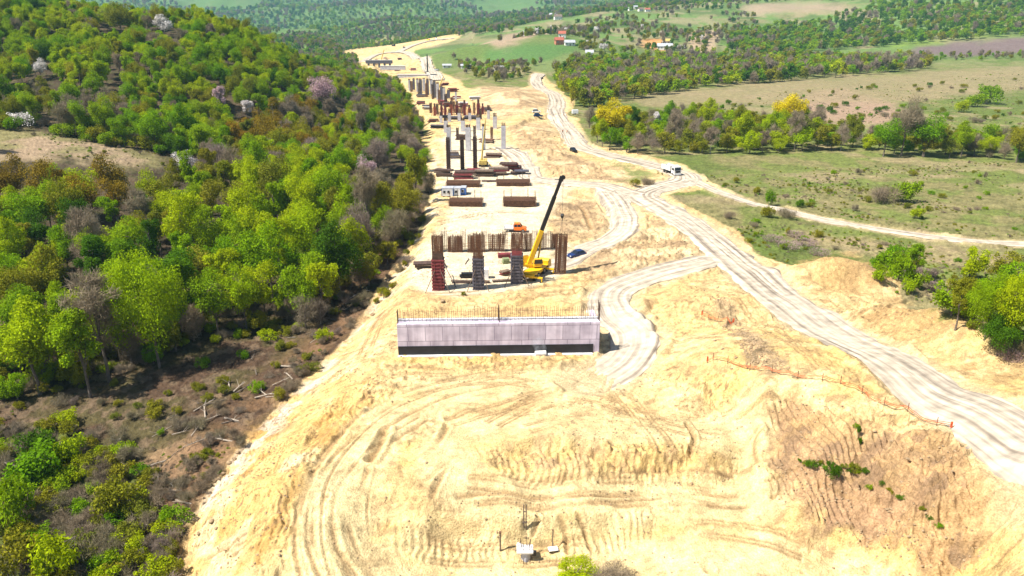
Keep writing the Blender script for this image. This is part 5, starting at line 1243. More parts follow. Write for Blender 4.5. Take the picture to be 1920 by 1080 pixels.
def trunk_mesh(seed, h, base, r0, tips, multi=1, thin=1.0):
    g = random.Random(seed); m = MB()
    for s in range(multi):
        off = Vector((g.uniform(-.6, .6), g.uniform(-.6, .6), 0)) * (0 if multi == 1 else 1.2)
        pts = [off + Vector((0, 0, -.6))]; top = base + (h - base) * .62
        for k in range(1, 6): pts.append(off * (1 + .25 * k) + Vector((g.uniform(-.18, .18) * k * .5, g.uniform(-.18, .18) * k * .5, top * k / 5)))
        for k in range(5): m.bar(pts[k], pts[k + 1], r0 * (1 - .15 * k) * (1.25 if k == 0 else 1), r0 * (1 - .15 * (k + 1)), 6, False)
        for j, tp in enumerate(tips):
            if j % multi != s: continue
            st = pts[2 + j % 4]; md = (st + Vector(tp)) / 2 + Vector((0, 0, -.2)); m.bar(st, md, r0 * .42, r0 * .26, 5, False); m.bar(md, Vector(tp), r0 * .26, r0 * .08, 4, False)
    return m.mesh('trunk')
CROWNS = {}; TRUNKS = {}
SHAPES = {   # seed, height, crown base, radius, leaves, leaf size, lobes
 'round': (1, 13, 3.0, 4.8, 8000, .34, 26), 'tall': (2, 14, 3.2, 3.5, 6400, .33, 20), 'wide': (3, 12, 2.4, 5.6, 9500, .35, 30), 'oval': (4, 13.5, 2.0, 4.2, 7600, .34, 24),
 'big': (21, 13, 2.6, 5.6, 17000, .25, 34),
 'ragged': (31, 13.5, 3.0, 4.9, 5600, .34, 11), 'slender': (33, 14, 3.8, 2.7, 4200, .32, 14),
 'thicket': (10, 8, .35, 3.8, 3400, .40, 18), 'copse': (12, 9.5, .5, 4.2, 3600, .42, 20),
 'farround': (5, 12, .5, 4.9, 900, 1.05, 16), 'fartall': (6, 13, .6, 3.9, 800, 1.0, 14), 'farwide': (9, 11, .4, 5.6, 1000, 1.1, 18),
 'bush': (7, 3.0, .15, 2.0, 1500, .26, 12), 'bushb': (8, 2.6, .1, 2.4, 1700, .26, 14)}
def crown(shape, kind):
    k = (shape, kind)
    if k in CROWNS: return CROWNS[k]
    s = SHAPES[shape]
    if kind == 'bare':
        far_ = shape.startswith('far')
        V, F, tips = crown_arrays(s[0] + 50, s[1], s[2], s[3] * .95, 800 if far_ else int(s[4] * (.5 if s[1] > 5 else .8)), s[5] * (1.0 if far_ else 1.25), s[6], 1.0, .10 if far_ else (.032 if s[1] > 5 else .018))
    else:
        n = s[4] * (.7 if kind in ('white', 'pink', 'rust') else 1)
        V, F, tips = crown_arrays(s[0], s[1], s[2], s[3], int(n), s[5], s[6])
    if shape not in TRUNKS:
        _, _, tp = crown_arrays(s[0], s[1], s[2], s[3], 8, s[5], s[6])
        TRUNKS[shape] = trunk_mesh(s[0] + 9, s[1], s[2], .22 if s[1] > 5 else .06, [tuple(q) for q in tp[:12]], 1 if s[1] > 5 else 4)
        TRUNKS[shape].materials.append(M_bark)
        t2 = TRUNKS[shape].copy(); t2.materials.clear(); t2.materials.append(M_birch); TRUNKS[shape + '_birch'] = t2
    me = np_mesh('crown', V, F); me.materials.append(M_leaf[kind]); CROWNS[k] = me; return me
SRC = {}
def plant(X, Y, z, shape, kind, s, name, label, cat, group=None, birch=False, sz=1.0):
    me = crown(shape, kind)
    t = bpy.data.objects.new(name, None); t.empty_display_size = .5; COL.objects.link(t)
    t.location = (X, Y, z - .1); t.rotation_euler = (0, 0, rnd.uniform(0, 6.28)); t.scale = (s, s, s * sz)
    tag(t, label, cat, group)
    a = bpy.data.objects.new('trunk' if cat != 'bush' else 'stems', TRUNKS[shape + ('_birch' if birch else '')]); COL.objects.link(a); a.parent = t
    b = bpy.data.objects.new('crown' if cat != 'bush' else 'foliage', me); COL.objects.link(b); b.parent = t
    SRC.setdefault((shape, kind), b)
    return t
ADJ = {'fresh': 'fresh green', 'lime': 'lime green', 'olive': 'olive green', 'bare': 'bare greyish brown', 'white': 'white blossoming', 'pink': 'pinkish budding', 'yellow': 'bright yellow', 'deep': 'deep green', 'rust': 'rust brown young leaved'}

# ------------------------------------------------------------------ hand placed trees and bushes: (px, base py, top py, kind, shape, label)
def P1(px, yb, yt, kind, shape, label, cat='tree', group=None, wpx=None, name=None, birch=False):
    p = at(px, yb); h = zat(yt, p.y) - p.z; s = h / SHAPES[shape][1]; sz = 1.0
    if wpx:
        w_ = wpx / ppm(p) / 2 / (SHAPES[shape][3] * 1.05); sz = s / w_; s = w_
    return plant(p.x, p.y, p.z, shape, kind, s, name or ('broadleaf_tree' if cat == 'tree' else 'bush'), label, cat, group, birch, sz)
HAND = [
 (1143, 270, 188, 'yellow', 'round', 'large bright yellow blossoming tree at the left end of the shrub belt'),
 (1166, 266, 192, 'yellow', 'tall', 'smaller yellow tree standing close behind the large yellow one'),
 (1187, 258, 194, 'deep', 'tall', 'deep green tree leaning against the right side of the yellow trees'),
 (1120, 268, 212, 'fresh', 'tall', 'green tree at the far left of the shrub belt beside the haul road'),
 (1232, 246, 206, 'white', 'tall', 'small white blossoming tree in the green belt right of the yellow trees'),
 (1478, 246, 178, 'yellow', 'wide', 'pale yellow tree rising from the middle of the shrub belt'),
 (1462, 252, 205, 'lime', 'round', 'lime green tree just left of the pale yellow one'),
 (1393, 240, 200, 'lime', 'round', 'lime green tree in the middle of the belt left of the pale yellow tree'),
 (1690, 292, 176, 'bare', 'round', 'tall bare crowned tree rising between two green trees in the right belt'),
 (1656, 294, 224, 'fresh', 'round', 'bright green tree directly left of the tall bare tree'),
 (1730, 294, 216, 'fresh', 'round', 'broad bright green tree directly right of the tall bare tree'),
 (1802, 294, 222, 'fresh', 'oval', 'green pointed tree second to the right of the tall bare tree'),
 (1772, 290, 240, 'olive', 'tall', 'olive tree between the two bright green trees of the right belt'),
 (1850, 296, 256, 'lime', 'wide', 'low lime green tree at the right end of the belt'),
 (1905, 305, 232, 'olive', 'round', 'olive green tree at the right picture edge of the belt'),
 (1918, 300, 262, 'fresh', 'wide', 'rounded green tree at the very right end of the belt'),
 (1845, 640, 505, 'fresh', 'big', 'big fresh green tree beside the large earth mound at the right'),
 (1890, 655, 500, 'lime', 'big', 'big lime green tree at the right edge behind the large earth mound'),
 (1790, 622, 512, 'olive', 'tall', 'slim olive green tree left of the big trees by the mound'),
 (1925, 640, 500, 'fresh', 'big', 'green tree cut by the right picture edge above the mound'),
 (1868, 668, 590, 'deep', 'wide', 'low dark green tree at the foot of the big trees by the mound'),
 (1712, 530, 452, 'fresh', 'tall', 'upright green tree behind the small earth mound'),
 (760, 312, 272, 'lime', 'wide', 'rounded bright lime tree at the edge of the wood beside the columns'),
 (703, 186, 140, 'lime', 'tall', 'yellow green tree at the wood edge facing the far columns'),
 (420, 222, 156, 'pink', 'tall', 'pinkish budding tree on the wooded hill face'),
 (464, 225, 184, 'white', 'tall', 'small white blossoming tree on the wooded hill right of the pinkish one'),
 (310, 70, 24, 'white', 'oval', 'white blossoming tree near the top of the wooded hill'),
 (78, 150, 110, 'white', 'round', 'whitish green tree on the left part of the wooded hill'),
 (350, 335, 284, 'white', 'wide', 'broad white blossoming tree at the right end of the left meadow'),
 (690, 350, 292, 'pink', 'round', 'pale pinkish grey tree in the wood left of the site cabins'),
 (605, 205, 144, 'pink', 'wide', 'broad mauve budding tree on the right shoulder of the wooded hill'),
 (230, 70, 5, 'olive', 'wide', 'large pale olive tree near the left hilltop'),
 (300, 690, 458, 'lime', 'big', 'large lime green tree standing foremost at the middle of the wood edge'),
 (432, 585, 458, 'lime', 'tall', 'slender lime tree alone in front of the shaded wood'),
 (75, 740, 545, 'lime', 'oval', 'tall lime tree with visible trunks at the left wood edge'),
 (205, 715, 505, 'bare', 'tall', 'bare brown tree left of the large foremost lime tree'),
 (170, 745, 570, 'fresh', 'tall', 'slim green tree above the shaded ravine floor at left'),
 (1085, 1105, 1059, 'lime', 'round', 'lime green treetop peeking over the bottom edge of the view'),
 (1150, 1115, 1058, 'bare', 'round', 'brown bare treetop at the bottom edge beside the lime one'),
]
HAND_XY = []
for a_ in HAND:
    px, yb, yt, kind, shape, lb = a_
    wpx = {'wide': None}.get(shape)
    t = P1(px, yb, yt, kind, shape, lb, wpx={1085: 100, 1150: 110, 300: 140, 1845: 84, 1890: 100, 1925: 90, 1690: 66, 1656: 62, 1730: 84, 1143: 66, 1478: 66, 420: 30, 464: 28, 605: 62, 310: 40}.get(px)); HAND_XY.append((t.location.x, t.location.y))
BUSH = [
 (1690, 378, 334, 'fresh', 'bush', 62, 'wide bright green bush in the right field'), (1652, 380, 344, 'bare', 'bushb', 58, 'brown leafless bush at the left of the wide field bush'), (1716, 410, 386, 'lime', 'bush', 32, 'small round lime bush alone near the farm track'),
 (1660, 505, 462, 'fresh', 'bush', 52, 'green bush behind the crest of the small earth mound'), (1690, 528, 478, 'fresh', 'bushb', 50, 'green bush between the small mound and the upright tree'),
 (1445, 385, 352, 'fresh', 'bush', 26, 'green bush on the upper side of the farm track'), (1440, 408, 386, 'olive', 'bushb', 34, 'olive bush on the lower side of the farm track'), (1475, 410, 388, 'bare', 'bushb', 40, 'brown twiggy bush where the farm track emerges'), (1497, 388, 372, 'deep', 'bush', 24, 'dark green bush just above the farm track'),
 (1850, 195, 158, 'fresh', 'bushb', 56, 'largest green bush on the upper right field'), (1825, 200, 172, 'fresh', 'bush', 44, 'green bush left of the largest one on the upper right field'), (1800, 210, 184, 'lime', 'bush', 34, 'lime bush at the lower left of the upper field cluster'),
 (60, 910, 838, 'fresh', 'bush', 130, 'large fresh green bush at the left edge of the ravine'), (120, 1080, 985, 'lime', 'bush', 110, 'lime green bush at the bottom left of the ravine'), (20, 990, 900, 'fresh', 'bushb', 110, 'green bush touching the lower left picture edge'), (130, 870, 812, 'lime', 'bush', 70, 'lime bush in the ravine below the dark wood edge'), (230, 960, 900, 'olive', 'bushb', 110, 'olive bush in the middle of the ravine scrub'),
 (30, 1075, 1010, 'olive', 'bushb', 120, 'olive bush at the bottom left corner'), (190, 1050, 1005, 'bare', 'bushb', 90, 'brown leafless bush low in the ravine'), (70, 860, 812, 'deep', 'bushb', 90, 'dark green bush under the trees at the ravine edge'), (545, 590, 560, 'fresh', 'bush', 60, 'green bush at the shaded foot of the wood'), (610, 640, 615, 'lime', 'bushb', 40, 'lime bush on the lip of the sandy bank'), (500, 640, 618, 'lime', 'bushb', 46, 'bright low bush in the shade below the wood'),
 (1190, 350, 335, 'olive', 'bushb', 26, 'olive scrub patch left of the road junction'), (1215, 345, 332, 'bare', 'bushb', 30, 'brown scrub patch beside the road junction'), (1560, 895, 870, 'deep', 'bushb', 30, 'low dark green weed clump on the cut slope'), (1520, 880, 862, 'deep', 'bushb', 28, 'small dark weed clump at the left of the cut slope'), (1600, 885, 868, 'olive', 'bushb', 30, 'olive weed clump at the right of the cut slope'), (1608, 815, 796, 'deep', 'bush', 12, 'tiny green weed high on the cut slope'),
 (870, 556, 545, 'olive', 'bushb', 12, 'tiny shrub on the ground before the middle pier'),
]
WEED = [(1502, 866), (1511, 871), (1532, 874), (1546, 878), (1571, 880), (1584, 876), (1592, 884), (1612, 886), (1624, 884), (1540, 868), (1557, 870), (1630, 915), (1655, 905), (1668, 920), (1690, 935), (1605, 800), (1612, 825), (1730, 955), (1745, 972), (1760, 985)]
for i, (x, y) in enumerate(WEED): P1(x, y, y - rnd.uniform(5, 9), ['deep', 'olive', 'deep', 'fresh'][i % 4], 'bushb', '%s weed sprouting on the brown cut slope' % ADJ[['deep', 'olive', 'deep', 'fresh'][i % 4]], 'bush', '%s weeds on the cut slope' % ADJ[['deep', 'olive', 'deep', 'fresh'][i % 4]], wpx=rnd.uniform(12, 24))
for px, yb, yt, kind, shape, wpx, lb in BUSH: P1(px, yb, yt, kind, shape, lb, 'bush', wpx=wpx)
# low heaps of cut branches
BR = [(1450, 455, 40), (1478, 468, 46), (1510, 462, 44), (1535, 480, 40), (1490, 445, 34), (1730, 520, 40), (1745, 545, 34), (1895, 680, 44)]
for i, (px, yb, wpx) in enumerate(BR):
    p = at(px, yb); r = wpx / ppm(p) / 2
    V, F, _ = twig_arrays(300 + i, 1.9, .05, 2.2, 900, .035)
    o = link('brush_pile', np_mesh('brush_pile', V, F), mat('cut_branches', (.30, .20, .19), .9, 0, .4, 2)); o.location = p; o.scale = (r / 2, r / 2, .9)
    tag(o, 'tangled mauve heap of cut branches, %s' % ['farthest left of the roadside heaps', 'second from the left of the roadside heaps', 'third from the left of the roadside heaps', 'rightmost of the roadside heaps', 'topmost of the roadside heaps', 'beside the small mound bushes', 'below the upright tree by the mound', 'at the right edge under the big trees'][i], 'brush pile', 'heaps of cut branches')
DB = [(460, 730, 1), (430, 725, 2), (520, 745, 0), (400, 760, 4), (330, 925, 6), (345, 945, 3), (300, 930, 2), (560, 660, 5), (590, 640, 1), (620, 600, 3), (640, 585, 0), (690, 545, 4), (270, 990, 2), (310, 1005, 5), (420, 830, 3), (390, 790, 1), (600, 590, 2), (540, 690, 6), (480, 700, 2), (660, 560, 1)] + [(rnd.uniform(280, 560), 0, rnd.uniform(0, 6)) for _ in range(26)]
for i, (px, py, a_) in enumerate(DB):
    if py == 0: py = 1120 - px * .78 + rnd.uniform(-110, 20)
    p = at(px, py); m = MB(); L = rnd.uniform(1.6, 4.5); r = rnd.uniform(.05, .11); c, s = math.cos(a_), math.sin(a_)
    m.bar((-L / 2 * c, -L / 2 * s, .1), (0, 0, .3), r * 1.3, r, 6); m.bar((0, 0, .3), (L / 2 * c, L / 2 * s, .5), r, r * .5, 6)
    for k in range(3): m.bar((L * .1 * k * c, L * .1 * k * s, .32), (L * (.1 * k + .25) * c + rnd.uniform(-.8, .8), L * (.1 * k + .2) * s + rnd.uniform(-.8, .8), rnd.uniform(.4, 1.3)), r * .5, r * .2, 5)
    o = m.obj('dead_branch', M_dead if i % 3 else M_bark); o.location = p; tag(o, 'bleached fallen branch lying on the ravine floor beside the sandy bank', 'branch', 'fallen branches in the ravine')

# ------------------------------------------------------------------ scattered woods
def scatter_world(x0, x1, y0, y1, step, jit=.42):
    gx, gy = np.meshgrid(np.arange(x0, x1, step), np.arange(y0, y1, step)); gx = gx.ravel(); gy = gy.ravel()
    return gx + rng.uniform(-jit, jit, len(gx)) * step, gy + rng.uniform(-jit, jit, len(gy)) * step
def scatter_polar(u0, u1, y0, y1, du, dw, jit=.45):
    U, W_ = np.meshgrid(np.arange(u0, u1, du), np.arange(math.log(y0), math.log(y1), dw)); U = U.ravel() + rng.uniform(-jit, jit, U.size) * du; W_ = W_.ravel() + rng.uniform(-jit, jit, W_.size) * dw
    Y = np.exp(W_); return U * Y, Y
def road_gap(X, Y):
    d = np.full(X.shape, 1e6)
    for n, wd, L in road_lines: d = np.minimum(d, seg_dist(X, Y, L, 20) - wd / 2)
    return d
def pick(weights, r):
    ks = list(weights); c = np.cumsum([weights[k] for k in ks]); c = c / c[-1]
    return [ks[int(i)] for i in np.searchsorted(c, r)]
def to_px(X, Y, z):
    d = Y * CT + (CAMH - z) * ST; v = Y * ST - (CAMH - z) * CT
    return 960 + FPX * X / d, 540 - FPX * v / d, FPX / d
ALL = []   # X, Y, z, shape, kind, scale, region
def add(X, Y, kinds, shapes, scale, region):
    z = base_h(X, Y); r = rng.random(len(X)); sh = rng.random(len(X))
    for i in range(len(X)):
        k = kinds[i]; ALL.append((X[i], Y[i], z[i], shapes[int(sh[i] * len(shapes))], k, scale[i], region))
# left wood
edge = hits([(-300, 740), (0, 722), (120, 735), (215, 700), (300, 672), (420, 628), (560, 622), (640, 580), (705, 520), (770, 435), (812, 352)])
eu = edge[:, 0] / edge[:, 1]
X, Y = scatter_world(-520, 20, 95, 600, 6.3); u = X / Y
ok = (u > -.80) & (Y > np.interp(u, eu, edge[:, 1])) & (u < np.interp(np.log(Y), *TOE) - 1.0 / Y) & (rng.random(len(X)) < .89)
md = inpoly(X, Y, ZP['meadow']) | inpoly(X, Y, ZP['meadow2']); ok &= ~md
hx = np.array(HAND_XY)
X, Y = X[ok], Y[ok]
keep = np.array([np.min(np.hypot(hx[:, 0] - x, hx[:, 1] - y)) > 4.2 for x, y in zip(X, Y)]); X, Y = X[keep], Y[keep]
Zt = base_h(X, Y); px, py, sc = to_px(X, Y, Zt)
mp = np.array([(-60, 222), (60, 228), (150, 256), (330, 292), (318, 326), (240, 326), (225, 312), (150, 310), (-60, 310)], float); gap = np.zeros(len(X), bool)
for hh in (.5, 3, 5.5, 8, 11):
    tx, ty, _ = to_px(X, Y, Zt + hh); gap |= inpoly(tx, ty, mp) & (Y < 248)
tx, ty, _ = to_px(X, Y, Zt + 8.0)
for (hp, hb, ht_, hk, hs, hl), (hx_, hy_) in zip(HAND, HAND_XY):
    if hk in ('white', 'pink') or hp in (230, 760, 703): gap |= (Y < hy_) & (Y > hy_ * .55) & (np.abs(tx - hp) < (hb - ht_) * .55 + 8) & (ty > ht_ - 25) & (ty < hb - (hb - ht_) * .25)
X, Y, Zt, px, py, sc = [q[~gap] for q in (X, Y, Zt, px, py, sc)]
pat = fbm(X * .035, Y * .035, 120, 3); pat2 = fbm(X * .05, Y * .05, 130, 3)
kinds = []
for i in range(len(X)):
    r = rng.random()
    if px[i] < 260 and 300 < py[i] < 440: w_ = dict(rust=5, olive=2, fresh=1)
    elif px[i] > 660 or (px[i] > 590 and py[i] < 240 and py[i] > 90): w_ = dict(bare=3, olive=3.5, fresh=1.6, lime=.8, deep=.6)
    elif 430 < px[i] < 640 and 230 < py[i] < 330: w_ = dict(rust=3, bare=2, olive=2, lime=1)
    elif pat[i] > .62: w_ = dict(bare=2.2, olive=2.5, fresh=2)
    elif pat2[i] > .55: w_ = dict(lime=4, fresh=3, olive=1)
    elif pat2[i] < .42: w_ = dict(deep=1.6, fresh=5, olive=1.5, bare=.3)
    else: w_ = dict(fresh=5, lime=3, olive=2, bare=.5, deep=.7)
    if py[i] < 200: w_['olive'] = w_.get('olive', 0) + .6; w_['lime'] = w_.get('lime', 0) + 2.4; w_['fresh'] = w_.get('fresh', 0) + 1.5
    if 380 < py[i] < 640 and px[i] < 640: w_['bare'] = w_.get('bare', 0) * .35; w_['lime'] = w_.get('lime', 0) + 1.5
    kinds += pick(w_, np.array([r]))
scale = rng.uniform(.72, 1.12, len(X)) * np.where(Y > 260, .88, 1.0) * np.where(X / Y > np.interp(np.log(Y), *TOE) - 6 / Y, .8, 1.0)
add(X, Y, kinds, ['round', 'tall', 'wide', 'oval', 'ragged', 'ragged', 'slender'], scale, 'left')
# shrub belts and thickets on the right
def belt(poly, du, dw, y0, y1, w_, shapes, smin, smax, region, dens=1.0, clump=None):
    P = hits(poly); X, Y = scatter_polar(-.8, .8, y0, y1, du, dw)
    ok = inpoly(X, Y, P) & (rng.random(len(X)) < dens) & (road_gap(X, Y) > 3)
    if clump: ok &= fbm(X * clump, Y * clump, 140, 3) > .5
    X, Y = X[ok], Y[ok]; ks = []
    n = fbm(X * .03, Y * .03, 150, 2)
    for i in range(len(X)):
        w2 = dict(w_); lead = list(w_)[int(n[i] * 997) % len(w_)]; w2[lead] = w2[lead] * 2.2; ks += pick(w2, rng.random(1))
    add(X, Y, ks, shapes, rng.uniform(smin, smax, len(X)), region)
FR = ['farround', 'fartall', 'farwide']
belt([(1098, 275), (1150, 286), (1250, 292), (1400, 290), (1560, 286), (1640, 284), (1640, 262), (1560, 248), (1400, 232), (1250, 222), (1180, 230), (1105, 240)], .017, .028, 180, 480, dict(bare=3, olive=4, fresh=3, lime=2), ['thicket', 'copse', 'copse', 'oval'], .62, 1.05, 'belt')
belt([(1640, 292), (1760, 296), (1960, 305), (1990, 280), (1900, 262), (1780, 262), (1640, 270)], .018, .03, 180, 480, dict(fresh=3, olive=4, bare=3, lime=1), ['thicket', 'copse'], .6, 1.0, 'belt')
belt([(1050, 165), (1062, 195), (1100, 205), (1180, 188), (1300, 168), (1420, 158), (1560, 146), (1745, 130), (1745, 108), (1600, 112), (1450, 108), (1330, 104), (1250, 110), (1160, 112), (1110, 112), (1040, 130)], .0105, .022, 400, 1300, dict(bare=3.2, olive=4, fresh=3, deep=1, lime=1.4), FR, .75, 1.1, 'far belt', .97)
belt([(1400, 108), (1560, 95), (1690, 84), (1990, 62), (1990, -60), (1620, -60), (1630, 20), (1560, 34), (1470, 50), (1400, 62), (1355, 84)], .0085, .020, 600, 2200, dict(deep=3, fresh=4.5, olive=2, bare=.8), FR, .85, 1.2, 'right forest', .98)
belt([(1750, 118), (1990, 108), (1990, 92), (1830, 104), (1750, 108)], .011, .02, 500, 1300, dict(olive=3, fresh=2, bare=2), FR, .4, .6, 'far belt')
belt([(870, 100), (905, 85), (1000, 60), (1100, 42), (1300, 22), (1430, 30), (1420, 60), (1300, 100), (1200, 105), (1100, 100), (1060, 80), (960, 86), (900, 100)], .0075, .018, 600, 1900, dict(olive=4, deep=2, bare=3, fresh=1, white=.25), FR, .5, .95, 'hill scrub', .9, .02)
belt([(870, 140), (930, 160), (1000, 135), (1020, 120), (960, 118), (900, 120), (850, 110), (860, 125)], .010, .022, 450, 1200, dict(bare=3, olive=4, fresh=1), FR, .4, .7, 'hill scrub', .7)
belt([(600, 92), (650, 96), (700, 78), (760, 72), (860, 70), (960, 60), (960, 40), (800, 48), (640, 60), (590, 70)], .0075, .016, 900, 2400, dict(deep=3, bare=3, olive=2, fresh=1), FR, .7, 1.0, 'valley wood', .8)
belt([(1290, 330), (1500, 320), (1900, 330), (1990, 440), (1700, 420), (1480, 380), (1340, 345)], .030, .06, 170, 320, dict(olive=3, fresh=2, bare=2), ['bush', 'bushb'], .3, .8, 'field bushes', .34)
belt([(1240, 215), (1500, 170), (1900, 140), (1990, 180), (1990, 250), (1900, 250), (1650, 240), (1400, 222)], .016, .034, 260, 650, dict(olive=3, fresh=2, bare=2, deep=1), ['bush', 'bushb'], .5, 1.3, 'field bushes', .5, .03)
belt([(1350, 400), (1480, 430), (1700, 470), (1920, 490), (1930, 580), (1780, 570), (1690, 500), (1560, 480), (1430, 470)], .03, .05, 120, 260, dict(bare=3, olive=3, fresh=1.5), ['bush', 'bushb'], .3, .75, 'field bushes', .45)
belt([(100, 258), (200, 275), (300, 290), (450, 300), (460, 285), (330, 262), (150, 235), (100, 240)], .012, .02, 180, 340, dict(fresh=3, olive=3, lime=1, bare=1.5), ['bush', 'bushb'], 1.0, 1.9, 'meadow hedge', .9)
belt([(-60, 215), (60, 225), (90, 240), (20, 245), (-60, 240)], .014, .02, 180, 340, dict(fresh=3, olive=3, bare=1, white=.5), ['bush', 'bushb'], 1.2, 2.0, 'meadow hedge', .9)
belt([(-80, 800), (120, 790), (260, 850), (340, 960), (340, 1080), (280, 1250), (-80, 1250)], .018, .022, 48, 100, dict(bare=4, olive=4, fresh=1.5, lime=1), ['bush', 'bushb'], .45, .95, 'ravine scrub', .72)
belt([(100, 740), (300, 670), (560, 600), (640, 560), (690, 560), (620, 640), (460, 770), (300, 820), (120, 790)], .02, .03, 85, 160, dict(bare=5, olive=4, fresh=1), ['bush', 'bushb'], .3, .7, 'ravine scrub', .35)
belt([(-60, 760), (120, 740), (300, 680), (420, 640), (560, 630), (640, 590), (705, 530), (770, 445), (812, 358), (800, 345), (740, 430), (640, 520), (560, 560), (420, 570), (300, 610), (0, 680), (-60, 690)], .014, .024, 85, 260, dict(bare=3, olive=4, fresh=2, lime=1), ['thicket', 'bush', 'bushb'], .5, .85, 'wood edge', .8)
belt([(640, 600), (720, 520), (780, 440), (800, 380), (815, 350), (790, 440), (740, 540), (690, 590)], .014, .02, 100, 260, dict(bare=4, olive=4, lime=1), ['bush', 'bushb'], .4, .9, 'bank scrub', .5)
belt([(1770, 600), (1800, 520), (1990, 500), (1990, 690), (1900, 680), (1840, 655)], .022, .03, 90, 190, dict(fresh=4, lime=3, olive=1), ['thicket', 'bush'], .5, .8, 'mound thicket', .9)
belt([(1640, 545), (1640, 500), (1700, 470), (1740, 510), (1720, 550)], .02, .03, 90, 200, dict(fresh=4, lime=2, olive=1), ['bush', 'bushb'], .8, 1.2, 'mound thicket', .8)
# tufts and weeds over the open fields
for poly, du, dw, y0, y1 in (([(1200, 320), (1990, 300), (1990, 480), (1700, 430), (1420, 370)], .006, .011, 150, 340), ([(1180, 230), (1500, 165), (1990, 125), (1990, 260), (1400, 225)], .006, .012, 250, 700), ([(1350, 400), (1990, 470), (1990, 600), (1700, 560), (1430, 480)], .007, .011, 110, 280), ([(-60, 780), (300, 690), (620, 600), (640, 640), (440, 820), (340, 1060), (-60, 1200)], .009, .011, 60, 150), ([(-60, 240), (60, 235), (330, 292), (300, 318), (-60, 300)], .006, .01, 180, 300)):
    P = hits(poly); X, Y = scatter_polar(-.8, .8, y0, y1, du, dw); ok = inpoly(X, Y, P) & (road_gap(X, Y) > 1.5) & (fbm(X * .06, Y * .06, 180, 3) + rng.uniform(-.2, .2, len(X)) > .585); X, Y = X[ok], Y[ok]
    add(X, Y, pick(dict(olive=2, bare=6, fresh=.6) if y1 == 150 else dict(olive=4, bare=3, fresh=2, deep=.6), rng.random(len(X))), ['bush', 'bushb'], rng.uniform(.09, .22, len(X)) * np.where(rng.random(len(X)) < .08, 2, 1), 'tufts')
belt([(240, 850), (320, 800), (460, 760), (560, 690), (640, 620), (690, 560), (640, 640), (560, 730), (450, 840), (400, 900), (330, 960)], .012, .018, 70, 150, dict(bare=8, olive=1.5), ['bush', 'bushb'], .35, .7, 'ravine scrub', .5, .1)
# wood on the valley side beyond the left hill
X, Y = scatter_polar(-.42, -.2, 560, 1600, .0075, .016); ok = X / Y < np.interp(np.log(Y), *TOE) - .004; X, Y = X[ok], Y[ok]
add(X, Y, pick(dict(deep=3, fresh=2.5, olive=2, bare=1.5), rng.random(len(X))), FR, rng.uniform(.7, 1.0, len(X)), 'valley wood')
# far hills
X, Y = scatter_polar(-.78, .78, 1500, 4600, (.0064), .0115); pn = fbm(X * .0035, Y * .0035, 160, 3)
ok = (pn > .36); 
ok &= ~((X / Y > .06) & (Y < 2000) & (rng.random(len(X)) < .45)); ok &= ~(inpoly(X, Y, ZP['bareslope3']) | inpoly(X, Y, ZP['bareslope2']))
X, Y, pn = X[ok], Y[ok], pn[ok]; kk = []
n2 = fbm(X * .006, Y * .006, 170, 3)
for i in range(len(X)): kk += pick(dict(bare=2.5, olive=1.5, deep=2) if n2[i] > .58 else dict(deep=2.4, olive=1.2, fresh=4, lime=.5, bare=.3), rng.random(1))
add(X, Y, kk, FR, rng.uniform(.75, 1.1, len(X)) * np.clip(Y / 1900, .85, 1.8), 'far hills')

# which ones are seen largest become things of their own, the rest one mass
A = ALL; XX = np.array([a[0] for a in A]); YY = np.array([a[1] for a in A]); ZZ = np.array([a[2] for a in A]); SS = np.array([a[5] for a in A])
isb = np.array([a[3].startswith('bush') for a in A]); tuft = np.array([a[6] == 'tufts' for a in A]); px, py, sc = to_px(XX, YY, ZZ); HH = np.array([SHAPES[a[3]][1] for a in A]) * SS
inside = (px > 8) & (px < 1912) & (py - HH * sc > -5) & (py - HH * sc * .8 < 1070)
def visible(i):
    """is the top of the plant in view over relief and nearer canopy?"""
    x, y, z = XX[i], YY[i], ZZ[i] + HH[i] * .93
    t = np.linspace(.3, .985, 90); X_ = x * t; Y_ = y * t; zr = CAMH + (z - CAMH) * t
    g = base_h(X_, Y_)
    return not np.any(g > zr)
score = sc * HH * np.where(inside, 1, 0)
# canopy occlusion: coarse depth buffer of crown discs, near to far
buf = np.zeros((68, 120), bool); vis = np.zeros(len(A)); order_ = np.argsort(YY)
occ = np.zeros((270, 480), np.int32) - 1
for i in order_:
    if not inside[i]: continue
    rx = SHAPES[A[i][3]][3] * SS[i] * sc[i] / 4; cy = (py[i] - HH[i] * sc[i] * .58) / 4; ry = HH[i] * sc[i] * .42 / 4; cx = px[i] / 4
    x0, x1 = int(max(0, cx - rx * .8)), int(min(479, cx + rx * .8)) + 1; y0, y1 = int(max(0, cy - ry)), int(min(269, cy + ry)) + 1
    if x1 <= x0 or y1 <= y0: continue
    w2 = occ[y0:y1, x0:x1]; f = w2 < 0; vis[i] = f.sum(); w2[f] = i
score = vis * 1.0
cand_t = [i for i in np.argsort(-score) if not isb[i] and score[i] > 2][:420]
cand_b = [i for i in np.argsort(-score) if isb[i] and not tuft[i] and score[i] > .5][:420]
NT = 300 - len(HAND); single = set()
for c_, lim in ((cand_t, NT - 24), (cand_b, 255)):
    k = 0
    for i in c_:
        if k >= lim: break
        if visible(i): single.add(int(i)); k += 1
